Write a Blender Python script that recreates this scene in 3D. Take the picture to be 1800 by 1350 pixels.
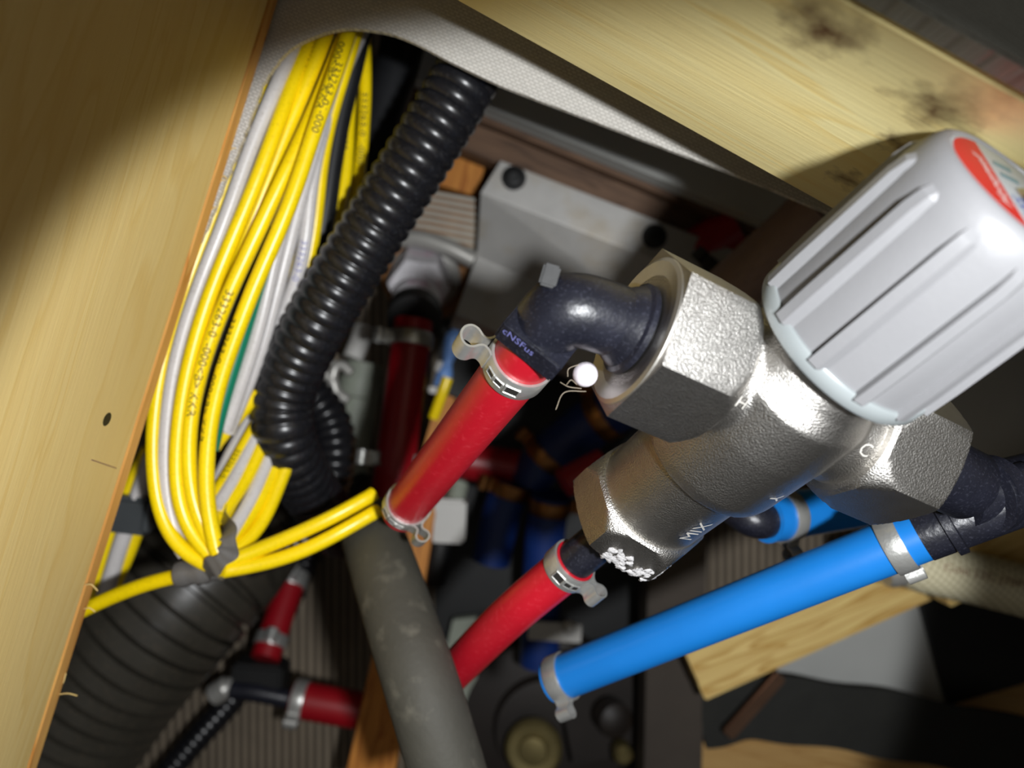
import bpy, bmesh, math, random
import numpy as np
from mathutils import Vector

# ------------------------------------------------------------------ scene, camera, light
for o in list(bpy.data.objects):
    bpy.data.objects.remove(o, do_unlink=True)
SC = bpy.context.scene
COL = SC.collection
FPX = 1350.0            # focal length in pixels of the 1800 x 1350 frame
H = 450.0               # camera height above the compartment floor (mm)

cam_d = bpy.data.cameras.new('camera')
cam = bpy.data.objects.new('camera', cam_d)
COL.objects.link(cam)
cam.location = (0, 0, H / 1000)          # looks straight down into the compartment
cam_d.sensor_width = 36.0
cam_d.lens = 36.0 * FPX / 1800.0
cam_d.clip_start = 0.005
cam_d.clip_end = 20
cam_d.dof.use_dof = True
cam_d.dof.focus_distance = 0.155
cam_d.dof.aperture_fstop = 11.5
SC.camera = cam

world = bpy.data.worlds.new('world')
SC.world = world
world.use_nodes = True
world.node_tree.nodes['Background'].inputs[0].default_value = (1.0, 0.96, 0.9, 1)
world.node_tree.nodes['Background'].inputs[1].default_value = 0.12

# hand-held torch beside the phone
LPOS = np.array([45.0, -9.0, 48.0])        # mm, camera frame
LAIM = LPOS + 200 * np.array([-0.168, -0.142, -1.0])
ld = bpy.data.lights.new('torch_light', 'SPOT')
ld.energy = 3.6
ld.color = (0.96, 0.98, 1.0)
ld.shadow_soft_size = 0.006
ld.spot_size = math.radians(61.2)
ld.spot_blend = 0.13
lo = bpy.data.objects.new('torch_light', ld)
COL.objects.link(lo)
lo.location = (LPOS[0] / 1000, LPOS[1] / 1000, (LPOS[2] + H) / 1000)
lo.rotation_euler = Vector(LAIM - LPOS).to_track_quat('-Z', 'Y').to_euler()

vs = SC.view_settings
vs.view_transform = 'Standard'
vs.look = 'None'
vs.gamma = 1
vs.use_curve_mapping = False
vs.exposure = 0.0

rng = random.Random(7)

# ------------------------------------------------------------------ helpers: coordinates
def P(px, py, d):
    """a direction through a pixel and a distance (mm) along the optical axis"""
    return np.array([(px - 900.0) / FPX * d, (675.0 - py) / FPX * d, -float(d)])

def nrm(v):
    v = np.asarray(v, float)
    return v / np.linalg.norm(v)

def perp(a):
    a = nrm(a)
    t = np.array([0, 0, 1.0]) if abs(a[2]) < 0.9 else np.array([0, 1.0, 0])
    u = nrm(np.cross(t, a))
    return u, np.cross(a, u)

def catmull(pts, n):
    pts = [np.asarray(p, float) for p in pts]
    if len(pts) == 2:
        return [pts[0] + (pts[1] - pts[0]) * i / (n) for i in range(n + 1)]
    ext = [2 * pts[0] - pts[1]] + pts + [2 * pts[-1] - pts[-2]]
    out = []
    for i in range(1, len(ext) - 2):
        p0, p1, p2, p3 = ext[i - 1], ext[i], ext[i + 1], ext[i + 2]
        for k in range(n):
            t = k / n
            out.append(0.5 * ((2 * p1) + (-p0 + p2) * t + (2 * p0 - 5 * p1 + 4 * p2 - p3) * t * t + (-p0 + 3 * p1 - 3 * p2 + p3) * t ** 3))
    out.append(pts[-1])
    return out

def resample(pts, step):
    pts = np.array(pts)
    seg = np.linalg.norm(np.diff(pts, axis=0), axis=1)
    s = np.concatenate([[0], np.cumsum(seg)])
    n = max(2, int(s[-1] / step) + 1)
    q = np.linspace(0, s[-1], n)
    return np.stack([np.interp(q, s, pts[:, k]) for k in range(3)], 1), q

def frames(path):
    path = np.asarray(path)
    tan = np.gradient(path, axis=0)
    tan /= np.linalg.norm(tan, axis=1)[:, None]
    u, v = perp(tan[0])
    U, V = [], []
    for t in tan:
        u = nrm(u - t * np.dot(u, t))
        U.append(u)
        V.append(np.cross(t, u))
    return tan, np.array(U), np.array(V)

# ------------------------------------------------------------------ helpers: mesh parts (vertices in mm, camera frame)
class M:
    def __init__(s):
        s.v = []
        s.f = []
    def add(s, v, f):
        o = len(s.v)
        s.v += [tuple(x) for x in v]
        s.f += [tuple(i + o for i in q) for q in f]
        return s
    def sweep(s, path, rad, seg=14, caps=True, flat=None):
        path = np.asarray(path, float)
        _, U, V = frames(path)
        n = len(path)
        r = np.full(n, rad) if np.isscalar(rad) else np.asarray(rad, float)
        v = []
        for i in range(n):
            for k in range(seg):
                a = 2 * math.pi * k / seg
                v.append(path[i] + r[i] * (math.cos(a) * U[i] + math.sin(a) * V[i]))
        f = [(i * seg + k, i * seg + (k + 1) % seg, (i + 1) * seg + (k + 1) % seg, (i + 1) * seg + k) for i in range(n - 1) for k in range(seg)]
        if caps:
            f.append(tuple(range(seg))[::-1])
            f.append(tuple((n - 1) * seg + k for k in range(seg)))
        return s.add(v, f)
    def lathe(s, org, axis, prof, seg=48, caps=True, rfun=None, roll=0.0):
        """prof: list of (s along axis, radius); rfun(theta, s, r) may reshape"""
        org = np.asarray(org, float)
        a = nrm(axis)
        u, w = perp(a)
        v = []
        for (h, r) in prof:
            for k in range(seg):
                t = 2 * math.pi * k / seg
                rr = rfun(t, h, r) if rfun else r
                v.append(org + a * h + rr * (math.cos(t + roll) * u + math.sin(t + roll) * w))
        n = len(prof)
        f = [(i * seg + k, i * seg + (k + 1) % seg, (i + 1) * seg + (k + 1) % seg, (i + 1) * seg + k) for i in range(n - 1) for k in range(seg)]
        if caps:
            f.append(tuple(range(seg))[::-1])
            f.append(tuple((n - 1) * seg + k for k in range(seg)))
        return s.add(v, f)
    def hexa(s, org, axis, h, flat, c0=0.0, c1=0.0, roll=0.0, seg=96):
        """hexagon bar with turned (chamfered) ends; flat = half width across flats"""
        corner = flat / math.cos(math.pi / 6)
        def rf(t, hh, r):
            q = ((t + math.pi / 6) % (math.pi / 3)) - math.pi / 6
            return min(flat / math.cos(q), r)
        prof = []
        if c0 > 0:
            for k in range(7):
                prof.append((c0 * k / 6, flat * 0.96 + (corner - flat * 0.96) * (k / 6) ** 0.6))
        else:
            prof.append((0, corner))
        if c1 > 0:
            for k in range(7):
                prof.append((h - c1 + c1 * k / 6, corner - (corner - flat * 0.96) * (k / 6) ** 1.6))
        else:
            prof.append((h, corner))
        return s.lathe(org, axis, prof, seg, True, rf, roll)
    def box(s, c, u, v, w, du, dv, dw, bev=0.0):
        c = np.asarray(c, float)
        u, v, w = nrm(u), nrm(v), nrm(w)
        if bev <= 0:
            vs_ = [c + u * du * a + v * dv * b + w * dw * e for a in (-1, 1) for b in (-1, 1) for e in (-1, 1)]
            fs = [(0, 1, 3, 2), (4, 6, 7, 5), (0, 4, 5, 1), (2, 3, 7, 6), (0, 2, 6, 4), (1, 5, 7, 3)]
            return s.add(vs_, fs)
        bm = bmesh.new()
        bmesh.ops.create_cube(bm, size=2.0)
        for q in bm.verts:
            q.co = (q.co.x * du, q.co.y * dv, q.co.z * dw)
        bmesh.ops.bevel(bm, geom=list(bm.edges), offset=bev, segments=2, affect='EDGES')
        vs_ = [c + u * q.co.x + v * q.co.y + w * q.co.z for q in bm.verts]
        bm.verts.index_update()
        fs = [tuple(q.index for q in fc.verts) for fc in bm.faces]
        bm.free()
        return s.add(vs_, fs)
    def slab(s, pts, th, down=(0, 0, -1)):
        pts = [np.asarray(p, float) for p in pts]
        n = len(pts)
        dn = np.asarray(down, float) * th
        v = pts + [p + dn for p in pts]
        f = [tuple(range(n)), tuple(range(2 * n - 1, n - 1, -1))]
        f += [(i, i + n, (i + 1) % n + n, (i + 1) % n) for i in range(n)]
        return s.add(v, f)
    def strip(s, prof, axis, w, th):
        """sheet-metal strip: open polyline prof (3D points in one plane) given thickness th, extruded +-w/2 along axis"""
        prof = np.asarray(prof, float)
        ax = nrm(axis)
        tan = np.gradient(prof, axis=0)
        tan /= np.linalg.norm(tan, axis=1)[:, None]
        nn = np.cross(tan, ax)
        v = []
        for i, p in enumerate(prof):
            for e in (-1, 1):
                for b in (-1, 1):
                    v.append(p + nn[i] * th / 2 * b + ax * w / 2 * e)
        f = []
        n = len(prof)
        order = [0, 1, 3, 2]
        for i in range(n - 1):
            for k in range(4):
                a, b = order[k], order[(k + 1) % 4]
                f.append((i * 4 + a, i * 4 + b, i * 4 + 4 + b, i * 4 + 4 + a))
        f.append((0, 2, 3, 1))
        f.append(((n - 1) * 4, (n - 1) * 4 + 1, (n - 1) * 4 + 3, (n - 1) * 4 + 2))
        return s.add(v, f)

PLACE = None        # (local origin, where that origin stands, size) of an assembly drawn in its own units
def place(v):
    v = np.asarray(v, float)
    return v if PLACE is None else PLACE[1] + (v - PLACE[0]) * PLACE[2]

def to_obj(name, m, mat, parent=None, smooth=35):
    v = place(m.v) / 1000.0
    v[:, 2] += H / 1000.0
    c = (v.min(0) + v.max(0)) / 2
    me = bpy.data.meshes.new(name)
    me.from_pydata((v - c).tolist(), [], m.f)
    me.materials.append(mat)
    bm = bmesh.new()
    bm.from_mesh(me)
    bmesh.ops.recalc_face_normals(bm, faces=list(bm.faces))
    bm.to_mesh(me)
    bm.free()
    if smooth:
        for p in me.polygons:
            p.use_smooth = True
        me.set_sharp_from_angle(angle=math.radians(smooth))
    o = bpy.data.objects.new(name, me)
    COL.objects.link(o)
    o.location = c
    if parent is not None:
        o.parent = parent
        o.location = Vector(c) - world_loc(parent)
    return o

def world_loc(o):
    l = Vector(o.location)
    while o.parent:
        o = o.parent
        l += o.location
    return l

def tag(o, label, cat, group=None):
    o['label'] = label
    o['category'] = cat
    if group:
        o['group'] = group
    return o

def thing(name, label, cat, at, group=None):
    o = bpy.data.objects.new(name, None)
    COL.objects.link(o)
    o.empty_display_size = 0.01
    at = place(at)
    o.location = (at[0] / 1000, at[1] / 1000, (at[2] + H) / 1000)
    return tag(o, label, cat, group)

def struct(name, m, mat, smooth=0):
    o = to_obj(name, m, mat, None, smooth)
    o['kind'] = 'structure'
    return o

def text_verts(txt, size, ext=0.0):
    cu = bpy.data.curves.new('t', 'FONT')
    cu.body = txt
    cu.size = size
    cu.resolution_u = 2
    cu.extrude = ext
    ob = bpy.data.objects.new('t', cu)
    COL.objects.link(ob)
    dg = bpy.context.evaluated_depsgraph_get()
    me = bpy.data.meshes.new_from_object(ob.evaluated_get(dg))
    v = [tuple(q.co) for q in me.vertices]
    f = [tuple(p.vertices) for p in me.polygons]
    bpy.data.objects.remove(ob)
    bpy.data.meshes.remove(me)
    return v, f

def text_on_tube(name, txt, size, path, rad, s0, mat, parent, ang=0.0, lift=0.06, squash=1.0, toward=(0, 0, 1), flip=False):
    v, f = text_verts(txt, size)
    xs = [q[0] for q in v]
    ym = (max(q[1] for q in v) + min(q[1] for q in v)) / 2
    path, q = resample(path, 0.5)
    tan = np.gradient(path, axis=0)
    tan /= np.linalg.norm(tan, axis=1)[:, None]
    out = []
    for (x, y, z) in v:
        sx = s0 + x * squash
        p = np.array([np.interp(sx, q, path[:, k]) for k in range(3)])
        t = nrm([np.interp(sx, q, tan[:, k]) for k in range(3)])
        if flip:
            t = -t
        fc = np.asarray(toward, float)
        fc = nrm(fc - t * np.dot(fc, t))
        up = np.cross(fc, t)
        a = ang + (y - ym) / rad
        out.append(p + (rad + lift) * (math.cos(a) * fc + math.sin(a) * up))
    m = M()
    m.add(out, f)
    return to_obj(name, m, mat, parent, 0)

def text_flat(name, txt, size, org, u, w, mat, parent, lift=0.05, ext=0.0, shear=0.0, sx=1.0):
    v, f = text_verts(txt, size, ext)
    u, w = nrm(u), nrm(w)
    nn = np.cross(u, w)
    m = M()
    m.add([np.asarray(org) + u * (x * sx + shear * y) + w * y + nn * (lift + z) for (x, y, z) in v], f)
    return to_obj(name, m, mat, parent, 0)

# ------------------------------------------------------------------ helpers: materials
def lin(c):
    return tuple((x / 255 / 12.92) if x / 255 <= 0.04045 else ((x / 255 + 0.055) / 1.055) ** 2.4 for x in c)

def mat(name, rgb, rough=0.5, metal=0.0, var=0.0, vscale=40.0, bump=0.0, bscale=200.0, spec=0.5, dirt=None, dirt_amt=0.5, stretch=(1, 1, 1), dscale=60.0, rvar=0.0):
    m = bpy.data.materials.new(name)
    m.use_nodes = True
    nt = m.node_tree
    bs = nt.nodes['Principled BSDF']
    c = lin(rgb)
    bs.inputs['Roughness'].default_value = rough
    bs.inputs['Metallic'].default_value = metal
    bs.inputs['Specular IOR Level'].default_value = spec
    tc = nt.nodes.new('ShaderNodeTexCoord')
    mp = nt.nodes.new('ShaderNodeMapping')
    mp.inputs['Scale'].default_value = stretch
    nt.links.new(tc.outputs['Object'], mp.inputs['Vector'])
    nz = nt.nodes.new('ShaderNodeTexNoise')
    nz.inputs['Scale'].default_value = vscale
    nz.inputs['Detail'].default_value = 5
    nt.links.new(mp.outputs[0], nz.inputs['Vector'])
    rp = nt.nodes.new('ShaderNodeValToRGB')
    rp.color_ramp.elements[0].position = 0.3
    rp.color_ramp.elements[1].position = 0.7
    rp.color_ramp.elements[0].color = tuple(x * (1 - var) for x in c) + (1,)
    rp.color_ramp.elements[1].color = tuple(min(1, x * (1 + var)) for x in c) + (1,)
    nt.links.new(nz.outputs['Fac'], rp.inputs[0])
    colout = rp.outputs[0]
    if dirt is not None:
        n2 = nt.nodes.new('ShaderNodeTexNoise')
        n2.inputs['Scale'].default_value = dscale
        n2.inputs['Detail'].default_value = 8
        nt.links.new(tc.outputs['Object'], n2.inputs['Vector'])
        r2 = nt.nodes.new('ShaderNodeValToRGB')
        r2.color_ramp.elements[0].position = 0.55
        r2.color_ramp.elements[1].position = 0.72
        r2.color_ramp.elements[0].color = (0, 0, 0, 1)
        r2.color_ramp.elements[1].color = (dirt_amt,) * 3 + (1,)
        nt.links.new(n2.outputs['Fac'], r2.inputs[0])
        mx = nt.nodes.new('ShaderNodeMixRGB')
        nt.links.new(r2.outputs[0], mx.inputs[0])
        nt.links.new(colout, mx.inputs[1])
        mx.inputs[2].default_value = lin(dirt) + (1,)
        colout = mx.outputs[0]
    nt.links.new(colout, bs.inputs['Base Color'])
    if rvar > 0:
        mr = nt.nodes.new('ShaderNodeMapRange')
        mr.inputs[3].default_value = max(0.02, rough - rvar)
        mr.inputs[4].default_value = min(1, rough + rvar)
        nt.links.new(nz.outputs['Fac'], mr.inputs[0])
        nt.links.new(mr.outputs[0], bs.inputs['Roughness'])
    if bump > 0:
        n3 = nt.nodes.new('ShaderNodeTexNoise')
        n3.inputs['Scale'].default_value = bscale
        n3.inputs['Detail'].default_value = 3
        nt.links.new(mp.outputs[0], n3.inputs['Vector'])
        bp = nt.nodes.new('ShaderNodeBump')
        bp.inputs['Strength'].default_value = bump
        bp.inputs['Distance'].default_value = 0.001
        nt.links.new(n3.outputs['Fac'], bp.inputs['Height'])
        nt.links.new(bp.outputs[0], bs.inputs['Normal'])
    return m

def wood(name, rgb, rgb2, direction, scale=1.0, rough=0.55, stains=None, fine=0.25):
    """grain runs along `direction` (unit, world = object axes)"""
    m = bpy.data.materials.new(name)
    m.use_nodes = True
    nt = m.node_tree
    bs = nt.nodes['Principled BSDF']
    bs.inputs['Roughness'].default_value = rough
    bs.inputs['Specular IOR Level'].default_value = 0.3
    tc = nt.nodes.new('ShaderNodeTexCoord')
    rot = Vector(direction).to_track_quat('X', 'Z').inverted().to_euler()
    mp0 = nt.nodes.new('ShaderNodeMapping')
    mp0.inputs['Rotation'].default_value = rot
    nt.links.new(tc.outputs['Object'], mp0.inputs['Vector'])
    mp = nt.nodes.new('ShaderNodeMapping')
    mp.inputs['Scale'].default_value = (6 * scale, 60 * scale, 60 * scale)
    nt.links.new(mp0.outputs[0], mp.inputs['Vector'])
    nz = nt.nodes.new('ShaderNodeTexNoise')
    nz.inputs['Scale'].default_value = 1.0
    nz.inputs['Detail'].default_value = 3
    nz.inputs['Distortion'].default_value = 0.6
    nt.links.new(mp.outputs[0], nz.inputs['Vector'])
    ml = nt.nodes.new('ShaderNodeMath')
    ml.operation = 'MULTIPLY'
    ml.inputs[1].default_value = 7.0
    nt.links.new(nz.outputs['Fac'], ml.inputs[0])
    fr = nt.nodes.new('ShaderNodeMath')
    fr.operation = 'FRACT'
    nt.links.new(ml.outputs[0], fr.inputs[0])
    rp = nt.nodes.new('ShaderNodeValToRGB')
    e = rp.color_ramp.elements
    e[0].position = 0.0
    e[0].color = lin(rgb) + (1,)
    e[1].position = 1.0
    e[1].color = lin(rgb) + (1,)
    e2 = e.new(0.75)
    e2.color = tuple(0.55 * a + 0.45 * b for a, b in zip(lin(rgb), lin(rgb2))) + (1,)
    e3 = e.new(0.9)
    e3.color = lin(rgb2) + (1,)
    nt.links.new(fr.outputs[0], rp.inputs[0])
    # fine fibres
    mp2 = nt.nodes.new('ShaderNodeMapping')
    mp2.inputs['Scale'].default_value = (60, 900, 900)
    nt.links.new(mp0.outputs[0], mp2.inputs['Vector'])
    n2 = nt.nodes.new('ShaderNodeTexNoise')
    n2.inputs['Scale'].default_value = 1.0
    n2.inputs['Detail'].default_value = 4
    nt.links.new(mp2.outputs[0], n2.inputs['Vector'])
    mx = nt.nodes.new('ShaderNodeMixRGB')
    mx.blend_type = 'OVERLAY'
    mx.inputs[0].default_value = fine
    nt.links.new(rp.outputs[0], mx.inputs[1])
    nt.links.new(n2.outputs['Fac'], mx.inputs[2])
    col = mx.outputs[0]
    if stains:
        for (p, r, amt) in stains:
            vd = nt.nodes.new('ShaderNodeVectorMath')
            vd.operation = 'DISTANCE'
            n4 = nt.nodes.new('ShaderNodeTexNoise')
            n4.inputs['Scale'].default_value = 260
            n4.inputs['Detail'].default_value = 5
            nt.links.new(tc.outputs['Object'], n4.inputs['Vector'])
            vm = nt.nodes.new('ShaderNodeVectorMath')
            vm.operation = 'MULTIPLY_ADD'
            vm.inputs[1].default_value = (0.012,) * 3
            nt.links.new(n4.outputs['Color'], vm.inputs[0])
            nt.links.new(tc.outputs['Object'], vm.inputs[2])
            nt.links.new(vm.outputs[0], vd.inputs[0])
            vd.inputs[1].default_value = tuple(x + 0.006 for x in p)
            mr = nt.nodes.new('ShaderNodeMapRange')
            mr.inputs[1].default_value = 0.0
            mr.inputs[2].default_value = r
            mr.inputs[3].default_value = amt
            mr.inputs[4].default_value = 0.0
            nt.links.new(vd.outputs['Value'], mr.inputs[0])
            m2 = nt.nodes.new('ShaderNodeMixRGB')
            nt.links.new(mr.outputs[0], m2.inputs[0])
            nt.links.new(col, m2.inputs[1])
            m2.inputs[2].default_value = lin((84, 44, 24)) + (1,)
            col = m2.outputs[0]
    nt.links.new(col, bs.inputs['Base Color'])
    bp = nt.nodes.new('ShaderNodeBump')
    bp.inputs['Strength'].default_value = 0.12
    bp.inputs['Distance'].default_value = 0.0006
    nt.links.new(n2.outputs['Fac'], bp.inputs['Height'])
    nt.links.new(bp.outputs[0], bs.inputs['Normal'])
    return m

def weave(name, rgb, rgb2, period, rotz, strength=0.5):
    """woven-textile embossed vinyl"""
    m = bpy.data.materials.new(name)
    m.use_nodes = True
    nt = m.node_tree
    bs = nt.nodes['Principled BSDF']
    bs.inputs['Roughness'].default_value = 0.38
    tc = nt.nodes.new('ShaderNodeTexCoord')
    mp = nt.nodes.new('ShaderNodeMapping')
    mp.inputs['Rotation'].default_value = (0, 0, rotz)
    k = 1.0 / period
    mp.inputs['Scale'].default_value = (k, k, k)
    nt.links.new(tc.outputs['Object'], mp.inputs['Vector'])
    br = nt.nodes.new('ShaderNodeTexBrick')
    br.offset = 0.5
    br.inputs['Scale'].default_value = 1.0
    br.inputs['Mortar Size'].default_value = 0.09
    br.inputs['Mortar Smooth'].default_value = 1.0
    br.inputs['Brick Width'].default_value = 1.0
    br.inputs['Row Height'].default_value = 0.5
    br.inputs['Color1'].default_value = lin(rgb) + (1,)
    br.inputs['Color2'].default_value = tuple(0.9 * x for x in lin(rgb)) + (1,)
    br.inputs['Mortar'].default_value = lin(rgb2) + (1,)
    nt.links.new(mp.outputs[0], br.inputs['Vector'])
    nt.links.new(br.outputs['Color'], bs.inputs['Base Color'])
    bp = nt.nodes.new('ShaderNodeBump')
    bp.invert = True
    bp.inputs['Strength'].default_value = strength
    bp.inputs['Distance'].default_value = 0.0003
    nt.links.new(br.outputs['Fac'], bp.inputs['Height'])
    nt.links.new(bp.outputs[0], bs.inputs['Normal'])
    return m

def braid(name, rgb, rgb2):
    m = bpy.data.materials.new(name)
    m.use_nodes = True
    nt = m.node_tree
    bs = nt.nodes['Principled BSDF']
    bs.inputs['Roughness'].default_value = 0.3
    tc = nt.nodes.new('ShaderNodeTexCoord')
    outs = []
    for rz in (0.55, -0.9):
        mp = nt.nodes.new('ShaderNodeMapping')
        mp.inputs['Rotation'].default_value = (0, 0, rz)
        nt.links.new(tc.outputs['Object'], mp.inputs['Vector'])
        wv = nt.nodes.new('ShaderNodeTexWave')
        wv.inputs['Scale'].default_value = 140
        nt.links.new(mp.outputs[0], wv.inputs['Vector'])
        outs.append(wv.outputs['Fac'])
    mx = nt.nodes.new('ShaderNodeMath')
    mx.operation = 'MULTIPLY'
    nt.links.new(outs[0], mx.inputs[0])
    nt.links.new(outs[1], mx.inputs[1])
    rp = nt.nodes.new('ShaderNodeValToRGB')
    rp.color_ramp.elements[0].color = lin(rgb) + (1,)
    rp.color_ramp.elements[1].color = lin(rgb2) + (1,)
    nt.links.new(mx.outputs[0], rp.inputs[0])
    nt.links.new(rp.outputs[0], bs.inputs['Base Color'])
    return m

def mm(p):
    return tuple(float(x) / 1000 for x in p)

BU = nrm([0.875, -0.485, 0])      # along the pine rail (plan)
BN = nrm([0.485, 0.875, 0])       # its outward normal
LU = nrm([0.300, 0.954, 0])       # along the left plank
LN = nrm([-0.954, 0.300, 0])

K = {}
K['nickel'] = mat('cast_nickel', (190, 187, 182), 0.36, 1.0, 0.05, 300, 0.32, 3000, dirt=(160, 148, 130), dirt_amt=0.3, dscale=60)
K['machined'] = mat('machined_nickel', (205, 202, 196), 0.48, 1.0, 0.1, 100, 0.05, 600)
K['emboss'] = mat('raised_mark', (214, 210, 202), 0.4, 0.3)
K['knob'] = mat('grey_plastic', (128, 128, 130), 0.42, 0, 0.03, 60, 0.04, 900)
K['knob_lip'] = mat('grey_plastic_skirt', (140, 146, 147), 0.35, 0, 0.04, 60)
K['label'] = mat('label_print', (160, 165, 168), 0.5)
K['label_red'] = mat('label_red', (176, 24, 22), 0.5)
K['label_blue'] = mat('label_blue', (40, 72, 160), 0.4)
K['label_teal'] = mat('label_teal', (96, 126, 136), 0.4)
K['print_white'] = mat('print_white', (215, 205, 202), 0.4)
K['chrome'] = mat('chrome', (210, 212, 216), 0.12, 1.0)
K['steel'] = mat('clamp_steel', (196, 196, 192), 0.36, 0.7, 0.08, 200, 0.1, 900, dirt=(140, 132, 120), dirt_amt=0.3)
K['brass'] = mat('brass_band', (150, 105, 62), 0.38, 1.0, 0.2, 150)
K['slotdark'] = mat('slot_dark', (38, 36, 34), 0.6)
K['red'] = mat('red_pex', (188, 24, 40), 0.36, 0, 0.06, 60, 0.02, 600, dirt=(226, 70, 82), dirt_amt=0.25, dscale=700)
K['redd'] = mat('red_pex_shaded', (150, 14, 26), 0.4, 0, 0.08, 60)  # darker copy of the red PEX, shade put into the colour
K['blue'] = mat('blue_pex', (24, 118, 200), 0.34, 0, 0.05, 60, 0.02, 500)
K['blued'] = mat('blue_hose_shaded', (18, 46, 108), 0.45, 0, 0.1, 60)  # darker copy of the blue, the valve's shadow is put into the colour
K['black'] = mat('black_plastic', (26, 27, 36), 0.36, 0, 0.3, 120, 0.12, 900, dirt=(110, 112, 130), dirt_amt=0.12, dscale=1800)
K['blackrub'] = mat('black_rubber', (20, 20, 20), 0.6, 0, 0.2, 60, 0.1, 300)
K['loom'] = mat('black_conduit', (24, 24, 27), 0.3, 0, 0.2, 150, 0.0, 500, dirt=(120, 120, 125), dirt_amt=0.10, dscale=1100)
K['duct'] = mat('black_drain_hose', (58, 55, 48), 0.35, 0, 0.15, 60, 0.04, 300, dirt=(120, 100, 80), dirt_amt=0.15, dscale=500)
K['yellow'] = mat('yellow_insulation', (246, 214, 8), 0.3, 0, 0.05, 120, 0.03, 500, dirt=(120, 84, 10), dirt_amt=0.3, dscale=1500)
K['white'] = mat('white_insulation', (202, 198, 196), 0.32, 0, 0.04, 120, 0.02, 500, dirt=(110, 95, 80), dirt_amt=0.35, dscale=1500)
K['green'] = mat('green_insulation', (10, 120, 90), 0.35)
K['blackw'] = mat('black_insulation', (24, 25, 27), 0.45, 0, 0.2, 90)
K['ink'] = mat('black_ink', (30, 28, 20), 0.6)
K['inkblue'] = mat('violet_ink', (110, 112, 170), 0.6)
K['tape'] = mat('grey_tape', (96, 94, 92), 0.3, 0, 0.15, 150, 0.15, 400)
K['taped'] = mat('dark_tape', (62, 66, 68), 0.42, 0, 0.1, 100, 0.1, 300)
K['foam'] = mat('grey_foam_hose', (68, 66, 58), 0.7, 0, 0.12, 60, 0.15, 500, dirt=(140, 135, 120), dirt_amt=0.25, dscale=160)
K['greypipe'] = mat('grey_green_pipe', (150, 156, 142), 0.5, 0, 0.12, 60)
K['galv'] = mat('galvanised_sheet', (172, 170, 166), 0.5, 0.35, 0.08, 60, 0.05, 300, dirt=(150, 132, 96), dirt_amt=0.4, dscale=50)
K['whiteblock'] = mat('white_plastic', (205, 203, 198), 0.45, 0, 0.04)
K['ptfe'] = mat('thread_tape', (225, 222, 226), 0.6, 0, 0.06, 200, 0.4, 500, dirt=(210, 150, 180), dirt_amt=0.6, dscale=90)
K['rust'] = mat('rusty_flange', (150, 104, 62), 0.6, 0.3, 0.3, 120, 0.2, 400, dirt=(190, 180, 160), dirt_amt=0.5, dscale=60)
K['silver'] = mat('painted_silver', (190, 188, 182), 0.4, 0.5, 0.06, 60)
K['crimp'] = mat('pale_blue_crimp', (112, 152, 214), 0.4)
K['grey'] = mat('grey_board', (186, 187, 183), 0.55, 0, 0.05, 30)
K['darkpost'] = mat('dark_post', (62, 54, 46), 0.7, 0, 0.12, 40)
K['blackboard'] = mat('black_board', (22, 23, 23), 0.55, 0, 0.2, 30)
K['strap'] = mat('black_strap', (30, 30, 26), 0.75, 0, 0.15, 80, 0.2, 400)
K['bar'] = mat('brown_bar', (120, 92, 74), 0.3, 0.8, 0.15, 80)
K['brownfoam'] = mat('brown_quilted_sleeve', (150, 126, 116), 0.6, 0, 0.1, 60)
K['braid'] = braid('braided_hose', (222, 214, 182), (160, 150, 112))
K['brown_ink'] = mat('brown_ink', (150, 118, 96), 0.6)
K['bronze'] = mat('dull_brass', (128, 116, 76), 0.4, 0.7, 0.15, 90)
K['filler'] = mat('filler_housing', (34, 28, 24), 0.55, 0, 0.2, 60)
K['hair'] = mat('lint_fibre', (150, 138, 120), 0.6)
K['glue'] = mat('white_sealant', (215, 208, 214), 0.5, 0, 0.05, 300, 0.3, 300)
K['paste'] = mat('pipe_dope', (196, 194, 194), 0.7, 0, 0.1, 300, 0.9, 700)
K['floor'] = mat('ribbed_mat', (150, 136, 116), 0.7, 0, 0.15, 40)
_nt = K['floor'].node_tree
_wv = _nt.nodes.new('ShaderNodeTexWave')
_wv.wave_profile = 'SIN'
_wv.inputs['Scale'].default_value = 2 * math.pi / 0.0048 / 20
_nt.links.new(_nt.nodes['Texture Coordinate'].outputs['Object'], _wv.inputs['Vector'])
_mx = _nt.nodes.new('ShaderNodeMixRGB')
_mx.inputs[1].default_value = lin((62, 52, 42)) + (1,)
_nt.links.new(_wv.outputs['Fac'], _mx.inputs[0])
_nt.links.new(_nt.nodes['Color Ramp'].outputs[0], _mx.inputs[2])
_nt.links.new(_mx.outputs[0], _nt.nodes['Principled BSDF'].inputs['Base Color'])
K['ribs'] = mat('ribbed_wood', (186, 182, 170), 0.6, 0, 0.1, 60)
K['darkwall'] = mat('dark_wall', (70, 60, 50), 0.8, 0, 0.1, 20)
K['orange'] = wood('orange_timber', (206, 138, 62), (160, 92, 34), (-0.2, -0.97, 0), 1.2)
K['brownrail'] = wood('brown_timber', (112, 86, 66), (78, 58, 44), (0.93, -0.36, 0), 1.5)
K['pine_low'] = wood('pale_pine', (226, 198, 128), (190, 150, 80), (0.92, 0.4, 0), 1.0)
K['tan'] = wood('tan_board', (206, 166, 106), (180, 136, 78), (0.95, -0.2, 0), 1.0)
K['panel'] = weave('embossed_panel', (214, 210, 202), (164, 160, 150), 0.00165, 0.45, 0.7)
K['panel2'] = weave('embossed_panel_near', (140, 140, 130), (116, 114, 104), 0.0011, 0.62, 0.5)

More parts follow.
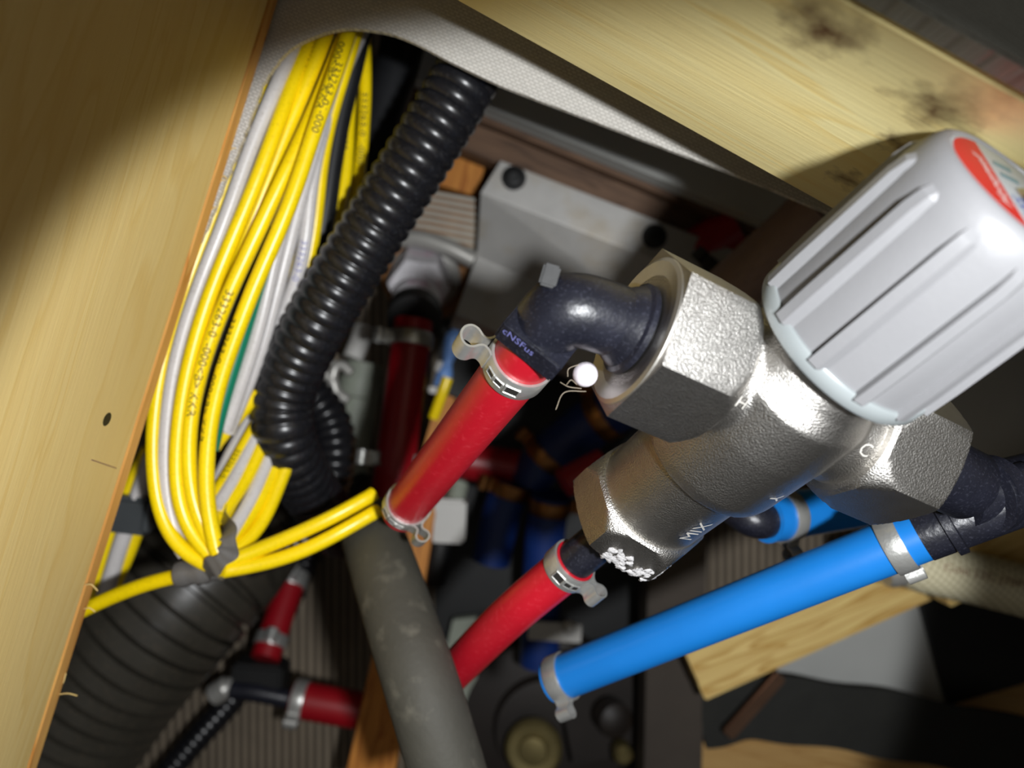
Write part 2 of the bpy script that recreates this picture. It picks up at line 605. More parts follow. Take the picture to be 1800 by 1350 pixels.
# ------------------------------------------------------------------ the compartment
# floor of the compartment: ribbed matting
m = M()
xs = np.arange(-360, 361, 1.2)
zz = [-H + 0.9 * (0.5 + 0.5 * math.cos(2 * math.pi * x / 4.8)) for x in xs]
v = []
for x, z in zip(xs, zz):
    v.append((x, -340, z)); v.append((x, 340, z))
n0 = len(v)
for x in xs:
    v.append((x, -340, -H - 6)); v.append((x, 340, -H - 6))
f = []
for i in range(len(xs) - 1):
    f.append((2 * i, 2 * i + 2, 2 * i + 3, 2 * i + 1))
    f.append((n0 + 2 * i, n0 + 2 * i + 1, n0 + 2 * i + 3, n0 + 2 * i + 2))
    f.append((2 * i, n0 + 2 * i, n0 + 2 * i + 2, 2 * i + 2))
    f.append((2 * i + 1, 2 * i + 3, n0 + 2 * i + 3, n0 + 2 * i + 1))
e = len(xs) - 1
f += [(0, 1, n0 + 1, n0), (2 * e, n0 + 2 * e, n0 + 2 * e + 1, 2 * e + 1)]
m.add(v, f)
struct('floor', m, K['floor'], 60)

for nm, c, du, dv in (('wall_left', (-366, 0), 6, 352), ('wall_right', (366, 0), 6, 352), ('wall_front', (0, -346), 360, 6), ('wall_back', (0, 346), 360, 6)):
    m = M()
    m.box((c[0], c[1], -H / 2 - 30), (1, 0, 0), (0, 1, 0), (0, 0, 1), du, dv, H / 2 - 30)
    struct(nm, m, K['darkwall'])

# ---- embossed panel with the cable cut-out
PD = 206.0
edge = [(236, 760), (300, 560), (338, 455), (368, 392), (398, 316), (415, 272), (438, 215), (455, 168), (464, 146), (482, 118), (500, 96), (520, 80), (548, 66), (580, 55), (612, 50), (645, 52), (690, 60), (735, 78), (800, 112), (880, 150), (1000, 196), (1150, 253), (1300, 310), (1450, 372), (1700, 476)]
fine = []
pts = catmull([np.array([a, b, 0.0]) for a, b in edge], 6)
for i, q in enumerate(pts):
    j = rng.uniform(-1.6, 1.6) if 12 < i < 58 else 0
    fine.append(P(q[0] + j, q[1] + j * 0.5, PD))
pts = fine + [P(1700, -330, PD), P(150, -330, PD), P(150, 760, PD)]
m = M().slab(pts, 1.6)
o = to_obj('trim_1', m, K['panel'], None, 0)
o['kind'] = 'structure'

# ---- pine rail, upper right
def on_plane(nv, off, px, py):
    r = np.array([(px - 900) / FPX, (675 - py) / FPX, -1.0])
    return r * (off / np.dot(r, nv))
BOFF = 68.0
b_far, b_near = 170.0, 104.5
cen = BN * BOFF + BU * 40
stains = []
mcen = cen + BN * 19 + np.array([0, 0, -(b_far + b_near) / 2])
for (sx, sy, r, a) in ((1450, 50, 0.0085, 1.0), (1635, 190, 0.007, 0.9), (1490, 315, 0.005, 0.9), (1710, 180, 0.006, 0.5), (1570, 250, 0.004, 0.9)):
    stains.append((mm(on_plane(BN, BOFF, sx, sy) - mcen), r, a))
K['pine_beam'] = wood('pine_rail_wood', (248, 234, 172), (243, 220, 148), tuple(BU), 0.7, 0.5, stains, 0.03)
m = M().box(mcen, BU, BN, (0, 0, 1), 330, 19, (b_far - b_near) / 2, 1.2)
beam = to_obj('trim_2', m, K['pine_beam'], None, 30)
beam['kind'] = 'structure'
# near panel on top of the rail
m = M().box(cen + BN * 120 + np.array([0, 0, -101.8]), BU, BN, (0, 0, 1), 330, 120, 2.6, 0.4)
o = to_obj('trim_3', m, K['panel2'], None, 30)
o['kind'] = 'structure'

# ---- left plank
LOFF = 89.5
K['plank_l'] = wood('pine_plank_wood', (218, 192, 128), (212, 182, 114), tuple(LU), 0.7, 0.5, None, 0.06)
K['plank_shade'] = wood('plank_shade_wood', (214, 164, 92), (190, 130, 62), tuple(LU), 1.0, 0.55, None, 0.3)
m = M().box(LN * (LOFF + 11) + np.array([0, 0, -125.0]), LU, LN, (0, 0, 1), 300, 11, 74, 1.5)
plank = to_obj('trim_4', m, K['plank_l'], None, 30)
plank['kind'] = 'structure'
m = M().box(LN * (LOFF + 10.2) + np.array([0, 0, -201.4]), LU, LN, (0, 0, 1), 300, 10, 2.4, 0.3)  # orange strip paints the shading along the plank's lower edge
o = to_obj('plank_shade_strip', m, K['plank_shade'], plank, 30)
# nail hole, pencil line and splinters on the plank
hp = on_plane(LN, LOFF, 188, 737)
m = M().lathe(hp + LN * 4, -LN, [(0, 1.5), (3.9, 1.5), (4.05, 1.7)], 20)
to_obj('nail_hole', m, K['ink'], plank)
a = on_plane(LN, LOFF, 160, 808); b = on_plane(LN, LOFF, 204, 823)
m = M().sweep([a, (a + b) / 2, b], 0.16, 6)
to_obj('pencil_mark', m, K['brown_ink'], plank)
sp = M()
for (x, y, dx, dy) in ((452, 303, 10, -3), (432, 342, 9, 3), (395, 325, 8, -2), (378, 372, 9, -5), (150, 1028, 22, 10), (148, 1070, 20, 5), (108, 1218, 32, 2), (112, 1200, 6, -18)):
    q = on_plane(LN, LOFF, x, y)
    q[2] = max(q[2], -203)
    pth = catmull([q, q + np.array([dx * 0.08, -dy * 0.02 + 0.4, 0.4]), q + np.array([dx * 0.15, -dy * 0.15, 0.2])], 4)
    sp.sweep(pth, 0.16, 5)
to_obj('splinter', sp, K['plank_l'], plank)

# ------------------------------------------------------------------ builders
def clamp(label, c, axis, R, ear, band=K['steel'], w=6.0, slots=True, group='pinch clamps on the water pipes', slot_side=0.0, earsize=1.0):
    """one-ear pinch clamp: band, folded ear, punched slots"""
    axis = nrm(axis)
    ear = np.asarray(ear, float)
    ear = nrm(ear - axis * np.dot(ear, axis))
    tg = np.cross(axis, ear)
    t = thing('hose_clamp', label, 'clamp', c, group)
    th = 0.7
    m = M().lathe(c, axis, [(-w / 2, R), (-w / 2, R + th), (-w / 2 + 0.4, R + th + 0.15), (w / 2 - 0.4, R + th + 0.15), (w / 2, R + th), (w / 2, R), (-w / 2, R)], 64, False)
    to_obj('band', m, band, t, 40)
    prof2 = [(0.2, -2.6), (0.9, -1.6), (2.0, -1.0), (3.0, -1.3), (4.2, -2.3), (5.6, -2.5), (6.8, -1.6), (7.3, 0), (6.8, 1.6), (5.6, 2.5), (4.2, 2.3), (3.0, 1.3), (2.0, 1.0), (0.9, 1.6), (0.2, 2.6)]
    pr = catmull([np.asarray(c) + ear * (R + q[0] * earsize) + tg * q[1] * earsize for q in prof2], 4)
    m = M().strip(pr, axis, w * 0.92, 0.6)
    to_obj('ear', m, band, t, 50)
    if slots:
        for k, an in enumerate((0.75, 1.1, 1.55)):
            an = an * (1 if tg[2] >= 0 else -1)
            rd = math.cos(an) * ear + math.sin(an) * tg
            td = np.cross(axis, rd)
            p = np.asarray(c) + rd * (R + th + 0.2)
            hw = 1.3 if k < 2 else 1.9
            ring = [p + axis * a_ * hw * 0.8 + td * b_ * hw for a_, b_ in ((-1, -1), (-1, 1), (1, 1), (1, -1), (-1, -1))]
            mm_ = M()
            for i in range(4):
                mm_.sweep([ring[i], (ring[i] + ring[i + 1]) / 2, ring[i + 1]], 0.28, 6)
            sl = to_obj('slot_rim', mm_, band, t)
            to_obj('slot', M().box(p - rd * 0.03, axis, td, rd, hw * 0.75, hw * 0.95, 0.1), K['slotdark'], sl, 0)
    return t

def pipe(name, label, cat, path, R, mt, n=8, seg=36, group=None, wall=1.9):
    pth = np.array(catmull(path, n))
    m = M().sweep(pth, R, seg)
    return tag(to_obj(name, m, mt), label, cat, group)

def corrug(path, R, depth, period, duty='round', n=10, seg=28, per=8):
    """corrugated tube as one continuous surface"""
    pth, q = resample(catmull(path, n), period / per)
    if duty == 'round':
        r = R - depth + depth * np.abs(np.cos(np.pi * q / period)) ** 0.6
    else:
        ph = (q / period) % 1.0
        r = np.where(ph < 0.74, R, R - depth)
    return M().sweep(pth, r, seg)

def px_path(pts, d0, d1=None):
    n = len(pts)
    out = []
    for i, p in enumerate(pts):
        d = p[2] if len(p) > 2 else d0 + ((d1 if d1 is not None else d0) - d0) * i / max(1, n - 1)
        out.append(P(p[0], p[1], d))
    return out

# ------------------------------------------------------------------ thermostatic mixing valve
VSIZE = 0.74          # knob 35 mm across, 12 mm pipes
n_ = nrm([0.455, 0.575, 0.68])
c_ = np.array([0.876, -0.383, -0.292])
c_ = nrm(c_ - n_ * np.dot(c_, n_))
m_ = np.cross(n_, c_)
KB = P(1478, 603, 180)
O = KB - n_ * 22
PLACE = (O, O * VSIZE, VSIZE)
valve = thing('mixing_valve', 'nickel-plated brass mixing valve with a large grey ribbed knob', 'valve', O - n_ * 30)

body = M()
body.lathe(O - n_ * 27, n_, [(0, 19.6), (0.6, 21), (4, 21.6), (22, 21.6), (36, 20.8), (41, 18.4), (46, 17)], 72)
body.lathe(O - n_ * 58, n_, [(0, 17.4), (38, 17.6)], 64)
body.lathe(O - c_ * 34, c_, [(0, 17.6), (6, 17.0), (12, 15.6), (34, 15), (56, 15.6), (62, 16.6), (68, 17.6)], 64)
bo = to_obj('valve_body', body, K['nickel'], valve, 0)
md = bo.modifiers.new('r', 'REMESH')
md.mode = 'VOXEL'
md.voxel_size = 0.00045
md.use_smooth_shade = True
md2 = bo.modifiers.new('s', 'SMOOTH')
md2.factor = 0.5
md2.iterations = 7

LA, LC, LB = 42.5, 45.0, 68.0
def hexport(start, ax, h, flat, roll, c0=3.0, c1=0.8):
    return to_obj('hex_port', M().hexa(start, ax, h, flat, c0, c1, roll), K['nickel'], valve, 28)
hA = hexport(O - c_ * 20, -c_, LA - 20, 19.0, 0.72, 5.0, 0.0)
hC = hexport(O + c_ * 22, c_, LC - 22, 18.0, 0.55, 7.0, 2.0)
hB = hexport(O - n_ * 53, -n_, LB - 53, 18.6, 0.35, 5.0, 2.0)
# turned face on the upper port
EA = O - c_ * LA
m = M().lathe(EA, -c_, [(-0.6, 18.9), (0.3, 18.8), (0.8, 17.8), (-0.2, 13.5), (-1.0, 12.5), (-1.0, 8.0)], 72)
to_obj('turned_face', m, K['machined'], valve, 25)
EB = O - n_ * LB
m = M().lathe(EB, -n_, [(-0.5, 18.0), (0.6, 17.6), (0.8, 13.5), (-1, 12.5)], 72)
to_obj('turned_face', m, K['machined'], valve, 25)
# thread paste smeared on the lower hex
pm = M()
u_, w_ = perp(-n_)
for i in range(110):
    t = rng.uniform(3.35, 4.75) if False else rng.uniform(0, 1)
    ang_c = math.atan2(np.dot(nrm([-0.1, -1.0, 0.25]), w_), np.dot(nrm([-0.1, -1.0, 0.25]), u_))
    an = ang_c + rng.uniform(-1.35, 0.75)
    q = ((an - 0.35 + math.pi / 6) % (math.pi / 3)) - math.pi / 6
    rr = min(18.6 / math.cos(q), 20.6) + 0.05
    sd = -(0.3 + rng.uniform(0.0, 1.0) ** 1.6 * 6.0)
    rd = math.cos(an) * u_ + math.sin(an) * w_
    p = EB + rd * rr - n_ * (sd + 0.2)
    p = EB + n_ * (-sd) + rd * rr
    pm.lathe(p - rd * 0.3, rd, [(0, rng.uniform(0.8, 2.0)), (0.45, rng.uniform(0.5, 1.2)), (0.6, 0.2)], 9, True, lambda t_, h_, r_: r_ * (1 + 0.35 * math.sin(3 * t_ + i)))
to_obj('thread_paste', pm, K['paste'], valve, 60)

# cast letters: H, C, MIX and an arrow
def emboss(txt, size, axis_o, axis, rad, s0, toward, flip=False, ang=0.0):
    pth = [axis_o + axis * t for t in np.linspace(-60, 60, 80)]
    text_on_tube('cast_letter', txt, size, pth, rad, 60 + s0, K['emboss'], valve, ang, 0.25, 1.0, toward, flip)
emboss('MIX', 6.0, O - n_ * 40, n_, 17.8, -6.0, nrm([0.35, -0.35, 0.87]))
emboss('C', 5.0, O, c_, 15.3, 17.0, nrm([-0.05, -0.3, 0.95]))
emboss('H', 4.0, O, c_, 16.0, -19.0, nrm([0.0, -0.45, 0.9]))
emboss('Y', 5.5, O - n_ * 12, -n_, 21.7, 0.0, nrm([0.4, -0.5, 0.75]))

# ---- knob
knob = M()
KH = 47.0
rK = 23.2
prof = [(0.0, 20.5), (0.0, 23.0), (0.6, 23.4), (3.6, 23.4), (4.2, 23.0)]
to_obj('knob_skirt', M().lathe(KB, n_, prof, 96), K['knob_lip'], valve, 40)
prof = [(4.0, 18.0), (4.0, rK - 0.9), (10, rK - 1.0), (KH - 8, rK - 1.7), (KH - 5, rK - 2.2), (KH - 2.5, rK - 2.9), (KH - 0.8, rK - 3.9), (KH - 0.1, rK - 5.0), (KH - 0.1, rK - 5.5), (KH - 0.8, rK - 5.8), (KH - 0.8, rK - 6.1)]
kb = to_obj('knob_cap', M().lathe(KB, n_, prof, 96), K['knob'], valve, 40)
u_, w_ = perp(n_)
NR = 12
for k in range(NR):
    a0 = 2 * math.pi * (k + 0.42) / NR
    pr = []
    for (s_, r0, r1) in ((3.3, rK - 1.4, rK + 1.0), (12, rK - 1.4, rK + 0.9), (KH - 10, rK - 2.2, rK - 0.1), (KH - 6.5, rK - 2.6, rK - 0.9), (KH - 5.0, rK - 3.4, rK - 2.2)):
        for (da, r) in ((-0.085, r0), (-0.075, r1), (0.035, r1 - 0.1), (0.13, r0)):
            pr.append(KB + n_ * s_ + r * (math.cos(a0 + da) * u_ + math.sin(a0 + da) * w_))
    f = []
    for i in range(4):
        for j in range(4):
            f.append((i * 4 + j, i * 4 + (j + 1) % 4, (i + 1) * 4 + (j + 1) % 4, (i + 1) * 4 + j))
    f += [(0, 1, 2, 3), (19, 18, 17, 16)]
    to_obj('grip_rib', M().add(pr, f), K['knob'], kb, 20)
KT = KB + n_ * (KH - 0.8)
RL = rK - 5.9
lab = to_obj('label_disc', M().lathe(KT, n_, [(-0.5, RL), (0.15, RL), (0.2, RL - 0.3)], 72), K['label'], valve, 30)
# label frame: y2 = from centre towards the red field, x2 = reading direction
y2 = nrm(nrm([-0.93, 0.1, 0]) - n_ * np.dot(nrm([-0.93, 0.1, 0]), n_))
x2 = np.cross(y2, n_)
seg_pts = []
R1 = RL - 0.8
a_lim = math.acos(0.30)
for i in range(25):
    a = -a_lim + 2 * a_lim * i / 24
    seg_pts.append(KT + n_ * 0.26 + y2 * R1 * math.cos(a) + x2 * R1 * math.sin(a))
to_obj('red_field', M().slab(seg_pts, 0.08, -n_), K['label_red'], lab, 0)
text_flat('lettering', 'Honeywell', 4.0, KT + y2 * 6.6 - x2 * 9.0, x2, y2, K['print_white'], lab, 0.32, 0, 0.2)
text_flat('lettering', '4/55', 4.4, KT + y2 * 0.3 - x2 * 9.5, x2, y2, K['label_blue'], lab, 0.3, 0, 0.1)
for q in (-1.5, 2.8):
    pr = [KT + n_ * 0.3 + x2 * (6.5 + q + dx) + y2 * dy for dx, dy in ((0, 2.6), (1.8, 2.2), (3.2, -3.5), (1.2, -3.0))]
    to_obj('printed_mark', M().slab(pr, 0.05, -n_), K['label_teal'], lab, 0)
sc = to_obj('centre_screw', M().lathe(KT - y2 * 2.5, n_, [(0, 3.4), (0.6, 3.4), (1.3, 2.6), (1.5, 1.2), (0.7, 1.1)], 32), K['chrome'], valve, 40)

# ---- black elbow on the upper port + red pipe
tA = P(935, 610, 190)
tB = P(715, 890, 286)
dA = nrm(tB - tA)
KA = tA - dA * 13
el = thing('elbow_fitting', 'black plastic elbow joining the upper port to the bright red pipe', 'fitting', KA)
# corner = nearest point between the port axis and the pipe axis
tt = np.linalg.solve(np.array([[1.0, np.dot(-c_, dA) * -1], [np.dot(-c_, dA), -1.0]]), np.array([np.dot(tA - EA, -c_), np.dot(tA - EA, dA)]))
cor = (EA - c_ * tt[0] + tA + dA * tt[1]) / 2
b0 = EA - c_ * 6
b1 = tA - dA * 4
arc = [(1 - t) ** 3 * b0 + 3 * t * (1 - t) ** 2 * (b0 + (cor - b0) * 0.95) + 3 * t * t * (1 - t) * (b1 + (cor - b1) * 0.95) + t ** 3 * b1 for t in np.linspace(0, 1, 26)]
pth = [EA + c_ * 4] + arc + [tA + dA * 12]
pth, q = resample(pth, 0.7)
ee = to_obj('elbow_body', M().sweep(pth, np.where(q < q[-1] - 17, 8.7, 6.3), 40), K['black'], el, 40)
to_obj('flange', M().lathe(EA - c_ * 0.5, -c_, [(0, 11.4), (1.4, 11.4), (2.0, 10.4), (3.6, 9.6), (5.5, 8.4)], 48), K['black'], el, 30)
# stop collar block with moulded letters
wdir = nrm(np.array([0.0, 0.0, 1.0]) - dA * dA[2])
vdir = np.cross(wdir, dA)
bc = tA - dA * 7.5
to_obj('collar_block', M().box(bc, vdir, dA, wdir, 8.6, 3.4, 8.6, 0.5), K['black'], el, 30)
sgn = 1 if vdir[0] > 0 else -1
text_flat('moulded_letters', 'cNSFus', 3.0, bc + wdir * 8.6 - vdir * sgn * 7.6 - dA * (0.4), vdir * sgn, -dA, K['inkblue'], el, 0.05)
# mould sprue nub and parting seam
nb = P(966, 486, 174)
to_obj('sprue_nub', M().box(nb, (1, -0.3, 0), (0.3, 1, 0), (0, 0, 1), 2.0, 2.6, 2.0, 0.5), K['blackrub'], el, 30)

redA = pipe('red_pipe', 'bright red pipe running from the black elbow down to the lower left', 'pipe', [tA - dA * 4, (tA + tB) / 2, tB + dA * 6], 7.95, K['red'])
clamp('steel pinch clamp at the elbow end of the bright red pipe', tA + dA * 8.5, dA, 8.0, np.array([-1.0, 0.32, 0.1]), w=7.2, earsize=1.25)
clamp('steel pinch clamp at the far lower end of the bright red pipe', tB - dA * 1.0, dA, 8.0, np.array([0.35, -1.0, 0.15]), w=6.5)

# white sealant blob and lint at the upper port
gb = P(1026, 655, 186)
bl = M().lathe(gb - np.array([0, 0, 3.0]), (0.2, -0.2, 1), [(0, 1.2), (0.8, 2.6), (2.4, 3.2), (4.2, 2.6), (5.2, 1.2), (5.4, 0.3)], 20)
gl = tag(to_obj('sealant_blob', bl, K['glue'], None, 60), 'small white sealant blob with lint beside the upper valve port', 'sealant')
hr = M()
for (x1, y1, x2_, y2_, x3, y3) in ((1030, 688, 992, 690, 977, 720), (1022, 683, 1000, 680, 985, 672), (1020, 640, 1000, 648, 998, 662), (1014, 676, 1004, 668, 996, 676)):
    hr.sweep(catmull([P(x1, y1, 186), P(x2_, y2_, 184), P(x3, y3, 185)], 8), 0.09, 5)
to_obj('lint_strand', hr, K['hair'], gl)

# ---- lower port pipe
pB0 = EB
tB0 = P(1012, 985, 252)
tB1 = P(880, 1098, 275)
tB2 = P(735, 1245, 335)
dB = nrm(tB1 - tB0)
redB = pipe('red_pipe', 'red pipe leaving the lower hex port and passing behind the grey hose', 'pipe', [tB0, tB1, tB2], 7.4, K['red'])
nip = pipe('barbed_adapter', 'black adapter between the lower hex port and its red pipe', 'fitting', [EB + n_ * 2, EB - n_ * 7, tB0 - dB * 1.0 + np.array([0, 0, 0]), tB0 + dB * 6], 6.6, K['black'])
clamp('steel pinch clamp where the red pipe meets the lower hex port', tB0 + dB * 3.5, dB, 7.5, np.array([0.8, -0.55, 0.3]), w=6.5)

# ---- right-hand port: black tee, blue pipe
EC = O + c_ * LC
tC0 = P(1622, 938, 236)
tC1 = P(985, 1192, 292)
dC = nrm(tC1 - tC0)
tee = thing('tee_fitting', 'black plastic tee joining the right-hand port to the blue pipe', 'fitting', EC)
to_obj('tee_barrel', M().lathe(EC - c_ * 2, c_, [(0, 11.5), (6, 11.5), (7, 10.2), (24, 10.0), (26, 8.5)], 44), K['black'], tee, 40)
to_obj('tee_branch', M().lathe(tC0 + dC * 14, -dC, [(0, 6.6), (13, 6.6), (13.2, 8.4), (46, 8.8), (48, 8.2), (49, 6.5)], 44), K['black'], tee, 40)
for k in range(2):
    to_obj('stop_rib', M().lathe(tC0 - dC * (6 + 22 * k), -dC, [(0, 8.6), (0.4, 9.8), (3.0, 9.8), (3.4, 8.6)], 44), K['black'], tee, 30)
to_obj('collar_ring', M().lathe(P(1738, 868, 226), nrm(P(1800, 848, 232) - P(1738, 868, 226)), [(-2.6, 11.2), (2.6, 11.2), (3.0, 10.2), (-3.0, 10.2)], 40), K['black'], tee, 40)
to_obj('tee_outlet', M().sweep(catmull([P(1690, 876, 226), P(1750, 862, 228), P(1850, 838, 236), P(1950, 830, 240)], 8), 8.6, 36), K['black'], tee, 40)
blueA = pipe('blue_pipe', 'bright blue pipe crossing from the right-hand port to the lower middle', 'pipe', [tC0 - dC * 3, (tC0 + tC1) / 2, tC1 + dC * 4], 8.2, K['blue'])
clamp('steel pinch clamp at the valve end of the bright blue pipe', tC0 + dC * 8.5, dC, 8.3, np.array([0.45, -0.9, -0.4]), slots=False)
clamp('steel pinch clamp at the far left end of the bright blue pipe', tC1 - dC * 0.5, dC, 8.3, np.array([-0.35, -1.0, 0.5]), slots=False)

# second blue pipe behind the valve
qa, qb = P(1345, 912, 285), P(1560, 880, 320)
dq = nrm(qb - qa)
pipe('blue_pipe', 'short blue pipe end half hidden behind the valve body', 'pipe', [qa, (qa + qb) / 2, qb], 9.0, K['blue'])
clamp('dull clamp on the short blue pipe behind the valve body', qa + dq * 10, dq, 9.1, np.array([0.2, -1, 0.2]), slots=False)
tag(to_obj('elbow_fitting', M().sweep(catmull([qa + dq * 8, qa - dq * 5, qa - dq * 12 + np.array([0, 4, -8])], 6), 6.8, 28), K['black']), 'black elbow plugged into the short blue pipe behind the valve', 'fitting')

PLACE = None
# ------------------------------------------------------------------ wires
WR = 2.15
wires = []
def wire(color, label, pts, d0, d1=None, R=WR, name=None, group='wires in the coiled bundle'):
    pth, q = resample(catmull(px_path(pts, d0, d1), 8), 2.0)
    for _ in range(10):
        pth[2:-2] = (pth[:-4] + pth[1:-3] + pth[2:-2] + pth[3:-1] + pth[4:]) / 5
    o = to_obj(name or (color + '_wire'), M().sweep(pth, R, 14), K[{'black': 'blackw'}.get(color, color)])
    tag(o, label, 'wire', group)
    return o, pth

W1, w1p = wire('white', 'foremost white wire running down beside the left plank', [(545, 10, 218), (530, 50, 217), (516, 82, 216), (498, 122, 215), (480, 166), (456, 222), (434, 274), (400, 380), (370, 450), (346, 510), (334, 550), (314, 604), (302, 670), (292, 740), (289, 790), (289, 850), (294, 904), (306, 945), (326, 975)], 214, 217)
Y0, y0p = wire('yellow', 'outermost yellow wire loop at the left of the coil', [(512, 60, 222), (490, 110, 220), (472, 146, 219), (446, 206, 219), (420, 270), (380, 370), (345, 460), (316, 536), (300, 586), (284, 640), (276, 690), (270, 740), (267, 780), (269, 840), (276, 896), (292, 944), (316, 978), (350, 998), (392, 1000)], 218, 215)
wire('yellow', 'yellow wire tucked just under the outermost loop of the coil', [(330, 560), (312, 620), (294, 690), (284, 760), (281, 830), (286, 900), (302, 952), (328, 984), (368, 1000)], 224, 221)
Y1, y1p = wire('yellow', 'yellow wire directly right of the foremost white wire', [(560, 20, 220), (540, 80, 218), (512, 154, 217), (492, 210), (472, 260), (460, 300), (430, 370), (412, 410), (388, 470), (366, 520), (348, 580), (332, 636), (320, 690), (314, 750), (308, 790), (308, 860), (318, 916), (334, 952), (356, 974), (384, 984)], 214, 214)
Y2, y2p = wire('yellow', 'yellow wire second to the right of the foremost white wire', [(588, 20, 221), (572, 66, 219), (552, 114, 218), (530, 170), (504, 230), (484, 280), (456, 360), (436, 404), (414, 460), (392, 520), (372, 590), (354, 650), (342, 700), (334, 750)], 217, 221)
Y3, y3p = wire('yellow', 'yellow wire with bold black part number in the middle of the coil', [(622, 20, 224), (610, 50, 222), (596, 90, 220), (576, 140, 219), (552, 198, 217), (530, 246), (506, 296), (486, 336), (466, 380), (444, 430), (420, 476), (400, 520), (380, 570), (366, 606), (352, 650), (340, 690), (332, 740), (329, 790), (330, 840), (336, 884), (348, 928), (364, 956), (388, 972)], 213, 214)
YT, ytp = wire('yellow', 'foremost yellow wire with overlapping print near the cut-out corner', [(626, 10, 218), (618, 42, 216), (610, 70, 215), (596, 110, 213), (576, 166), (560, 210), (540, 260), (520, 340), (496, 390), (476, 440), (452, 490), (432, 536), (420, 580), (400, 624), (384, 670), (374, 710), (366, 760), (362, 800), (360, 850), (362, 900), (370, 940), (384, 972)], 210, 211)
W2, w2p = wire('white', 'white wire with violet part number left of the black conduit', [(648, 30, 240), (610, 112, 236), (574, 200, 232), (557, 266), (548, 300), (542, 380), (536, 440), (528, 490), (504, 530), (480, 600), (455, 670), (425, 730)], 226, 240)
wire('yellow', 'yellow wire bordering the violet-printed white wire', [(634, 30), (604, 130), (584, 190), (570, 250), (562, 300), (558, 380), (546, 450), (530, 510), (500, 580)], 230, 240)
wire('yellow', 'yellow wire crossing diagonally over the white wires', [(462, 310), (468, 350), (480, 392), (500, 440), (516, 490), (522, 530), (535, 600), (545, 690), (532, 730), (500, 800)], 222, 262)
wire('yellow', 'yellow wire seen between the crossing wire and the violet-printed white wire', [(612, 60), (574, 180), (552, 250), (532, 320), (516, 380), (520, 420), (508, 480), (494, 560), (470, 640)], 228, 242)
wire('white', 'pale white wire in the middle of the coil, left of its twin', [(606, 60), (566, 180), (536, 262), (505, 370), (484, 450), (472, 500), (466, 540), (462, 560), (450, 600), (432, 650), (416, 700), (396, 755)], 226, 230)
wire('white', 'pale white wire in the middle of the coil, right of its twin', [(614, 60), (578, 170), (544, 290), (508, 430), (492, 490), (480, 540), (464, 600), (444, 660), (420, 712), (400, 760)], 228, 234)
wire('yellow', 'yellow wire showing beside the green wire', [(540, 280), (500, 400), (470, 480), (446, 560), (432, 620), (416, 670), (400, 710), (384, 756)], 230, 234)
wire('green', 'green wire glimpsed in the heart of the coil', [(480, 430), (448, 520), (424, 600), (402, 670), (386, 720), (372, 790)], 226, 228)
wire('black', 'black wire between the two printed yellow wires', [(480, 400), (440, 480), (418, 530), (400, 575), (376, 640), (360, 700), (350, 760), (346, 820)], 222, 224, 3.0)
wire('yellow', 'short yellow wire slanting out below the conduit', [(470, 680), (442, 700), (420, 724), (396, 754), (376, 786)], 236, 236)
YA, yap = wire('yellow', 'thin-looking yellow wire with part number farthest right in the cut-out', [(640, 40), (642, 110), (644, 170), (638, 230), (636, 290), (628, 330), (612, 390)], 262, 262)
YB, ybp = wire('yellow', 'yellow wire second from right in the cut-out', [(622, 60), (618, 150), (612, 210), (612, 280), (606, 340), (594, 376), (578, 420), (560, 470), (540, 520)], 256, 252)
# return loops on the lower right of the coil
loops = [('white', 'white return loop at the left of the fan below the conduit', [(470, 690), (440, 735), (420, 770), (400, 806), (380, 846), (372, 880)], 234),
         ('yellow', 'printed yellow return loop below the conduit', [(474, 705), (438, 770), (410, 820), (382, 866), (368, 892)], 228),
         ('white', 'second white return loop of the fan below the conduit', [(476, 720), (442, 784), (420, 830), (396, 872), (378, 896)], 227),
         ('yellow', 'yellow return loop between the two lower white loops', [(492, 720), (456, 790), (440, 836), (420, 870), (396, 900), (380, 912)], 226),
         ('yellow', 'deeper yellow return loop behind the lower white loops', [(476, 800), (456, 850), (440, 880), (416, 906), (392, 922)], 232),
         ('white', 'lowest white return loop of the fan', [(490, 760), (468, 816), (452, 856), (434, 900), (414, 930), (394, 950)], 226),
         ('yellow', 'yellow return loop right of the lowest white loop', [(506, 770), (480, 830), (466, 876), (446, 906), (420, 936), (394, 955)], 227),
         ('yellow', 'yellow return loop filling the bottom of the coil', [(490, 850), (468, 900), (446, 930), (420, 952), (394, 966)], 231),
         ('yellow', 'outermost yellow return loop at the right of the coil', [(520, 780), (492, 844), (480, 880), (464, 930), (446, 956), (420, 970), (394, 978)], 226)]
lp = []
for colr, lb, pts, d in loops:
    lp.append(wire(colr, lb, pts, d + 17, d - 4))
wire('yellow', 'upper yellow wire tail leading right towards the red pipe', [(372, 998, 219), (400, 985), (460, 966), (540, 930), (590, 908), (624, 890), (656, 868, 232)], 221, 229)
wire('yellow', 'lower yellow wire tail leading right towards the red pipe', [(372, 1006, 219), (400, 1003), (480, 989), (540, 969), (590, 940), (636, 914), (662, 898, 232)], 221, 229)
wire('yellow', 'yellow wire tail leading left under the plank', [(372, 1004), (340, 1006), (310, 1010), (260, 1024), (200, 1046), (150, 1070), (100, 1096)], 219, 226)

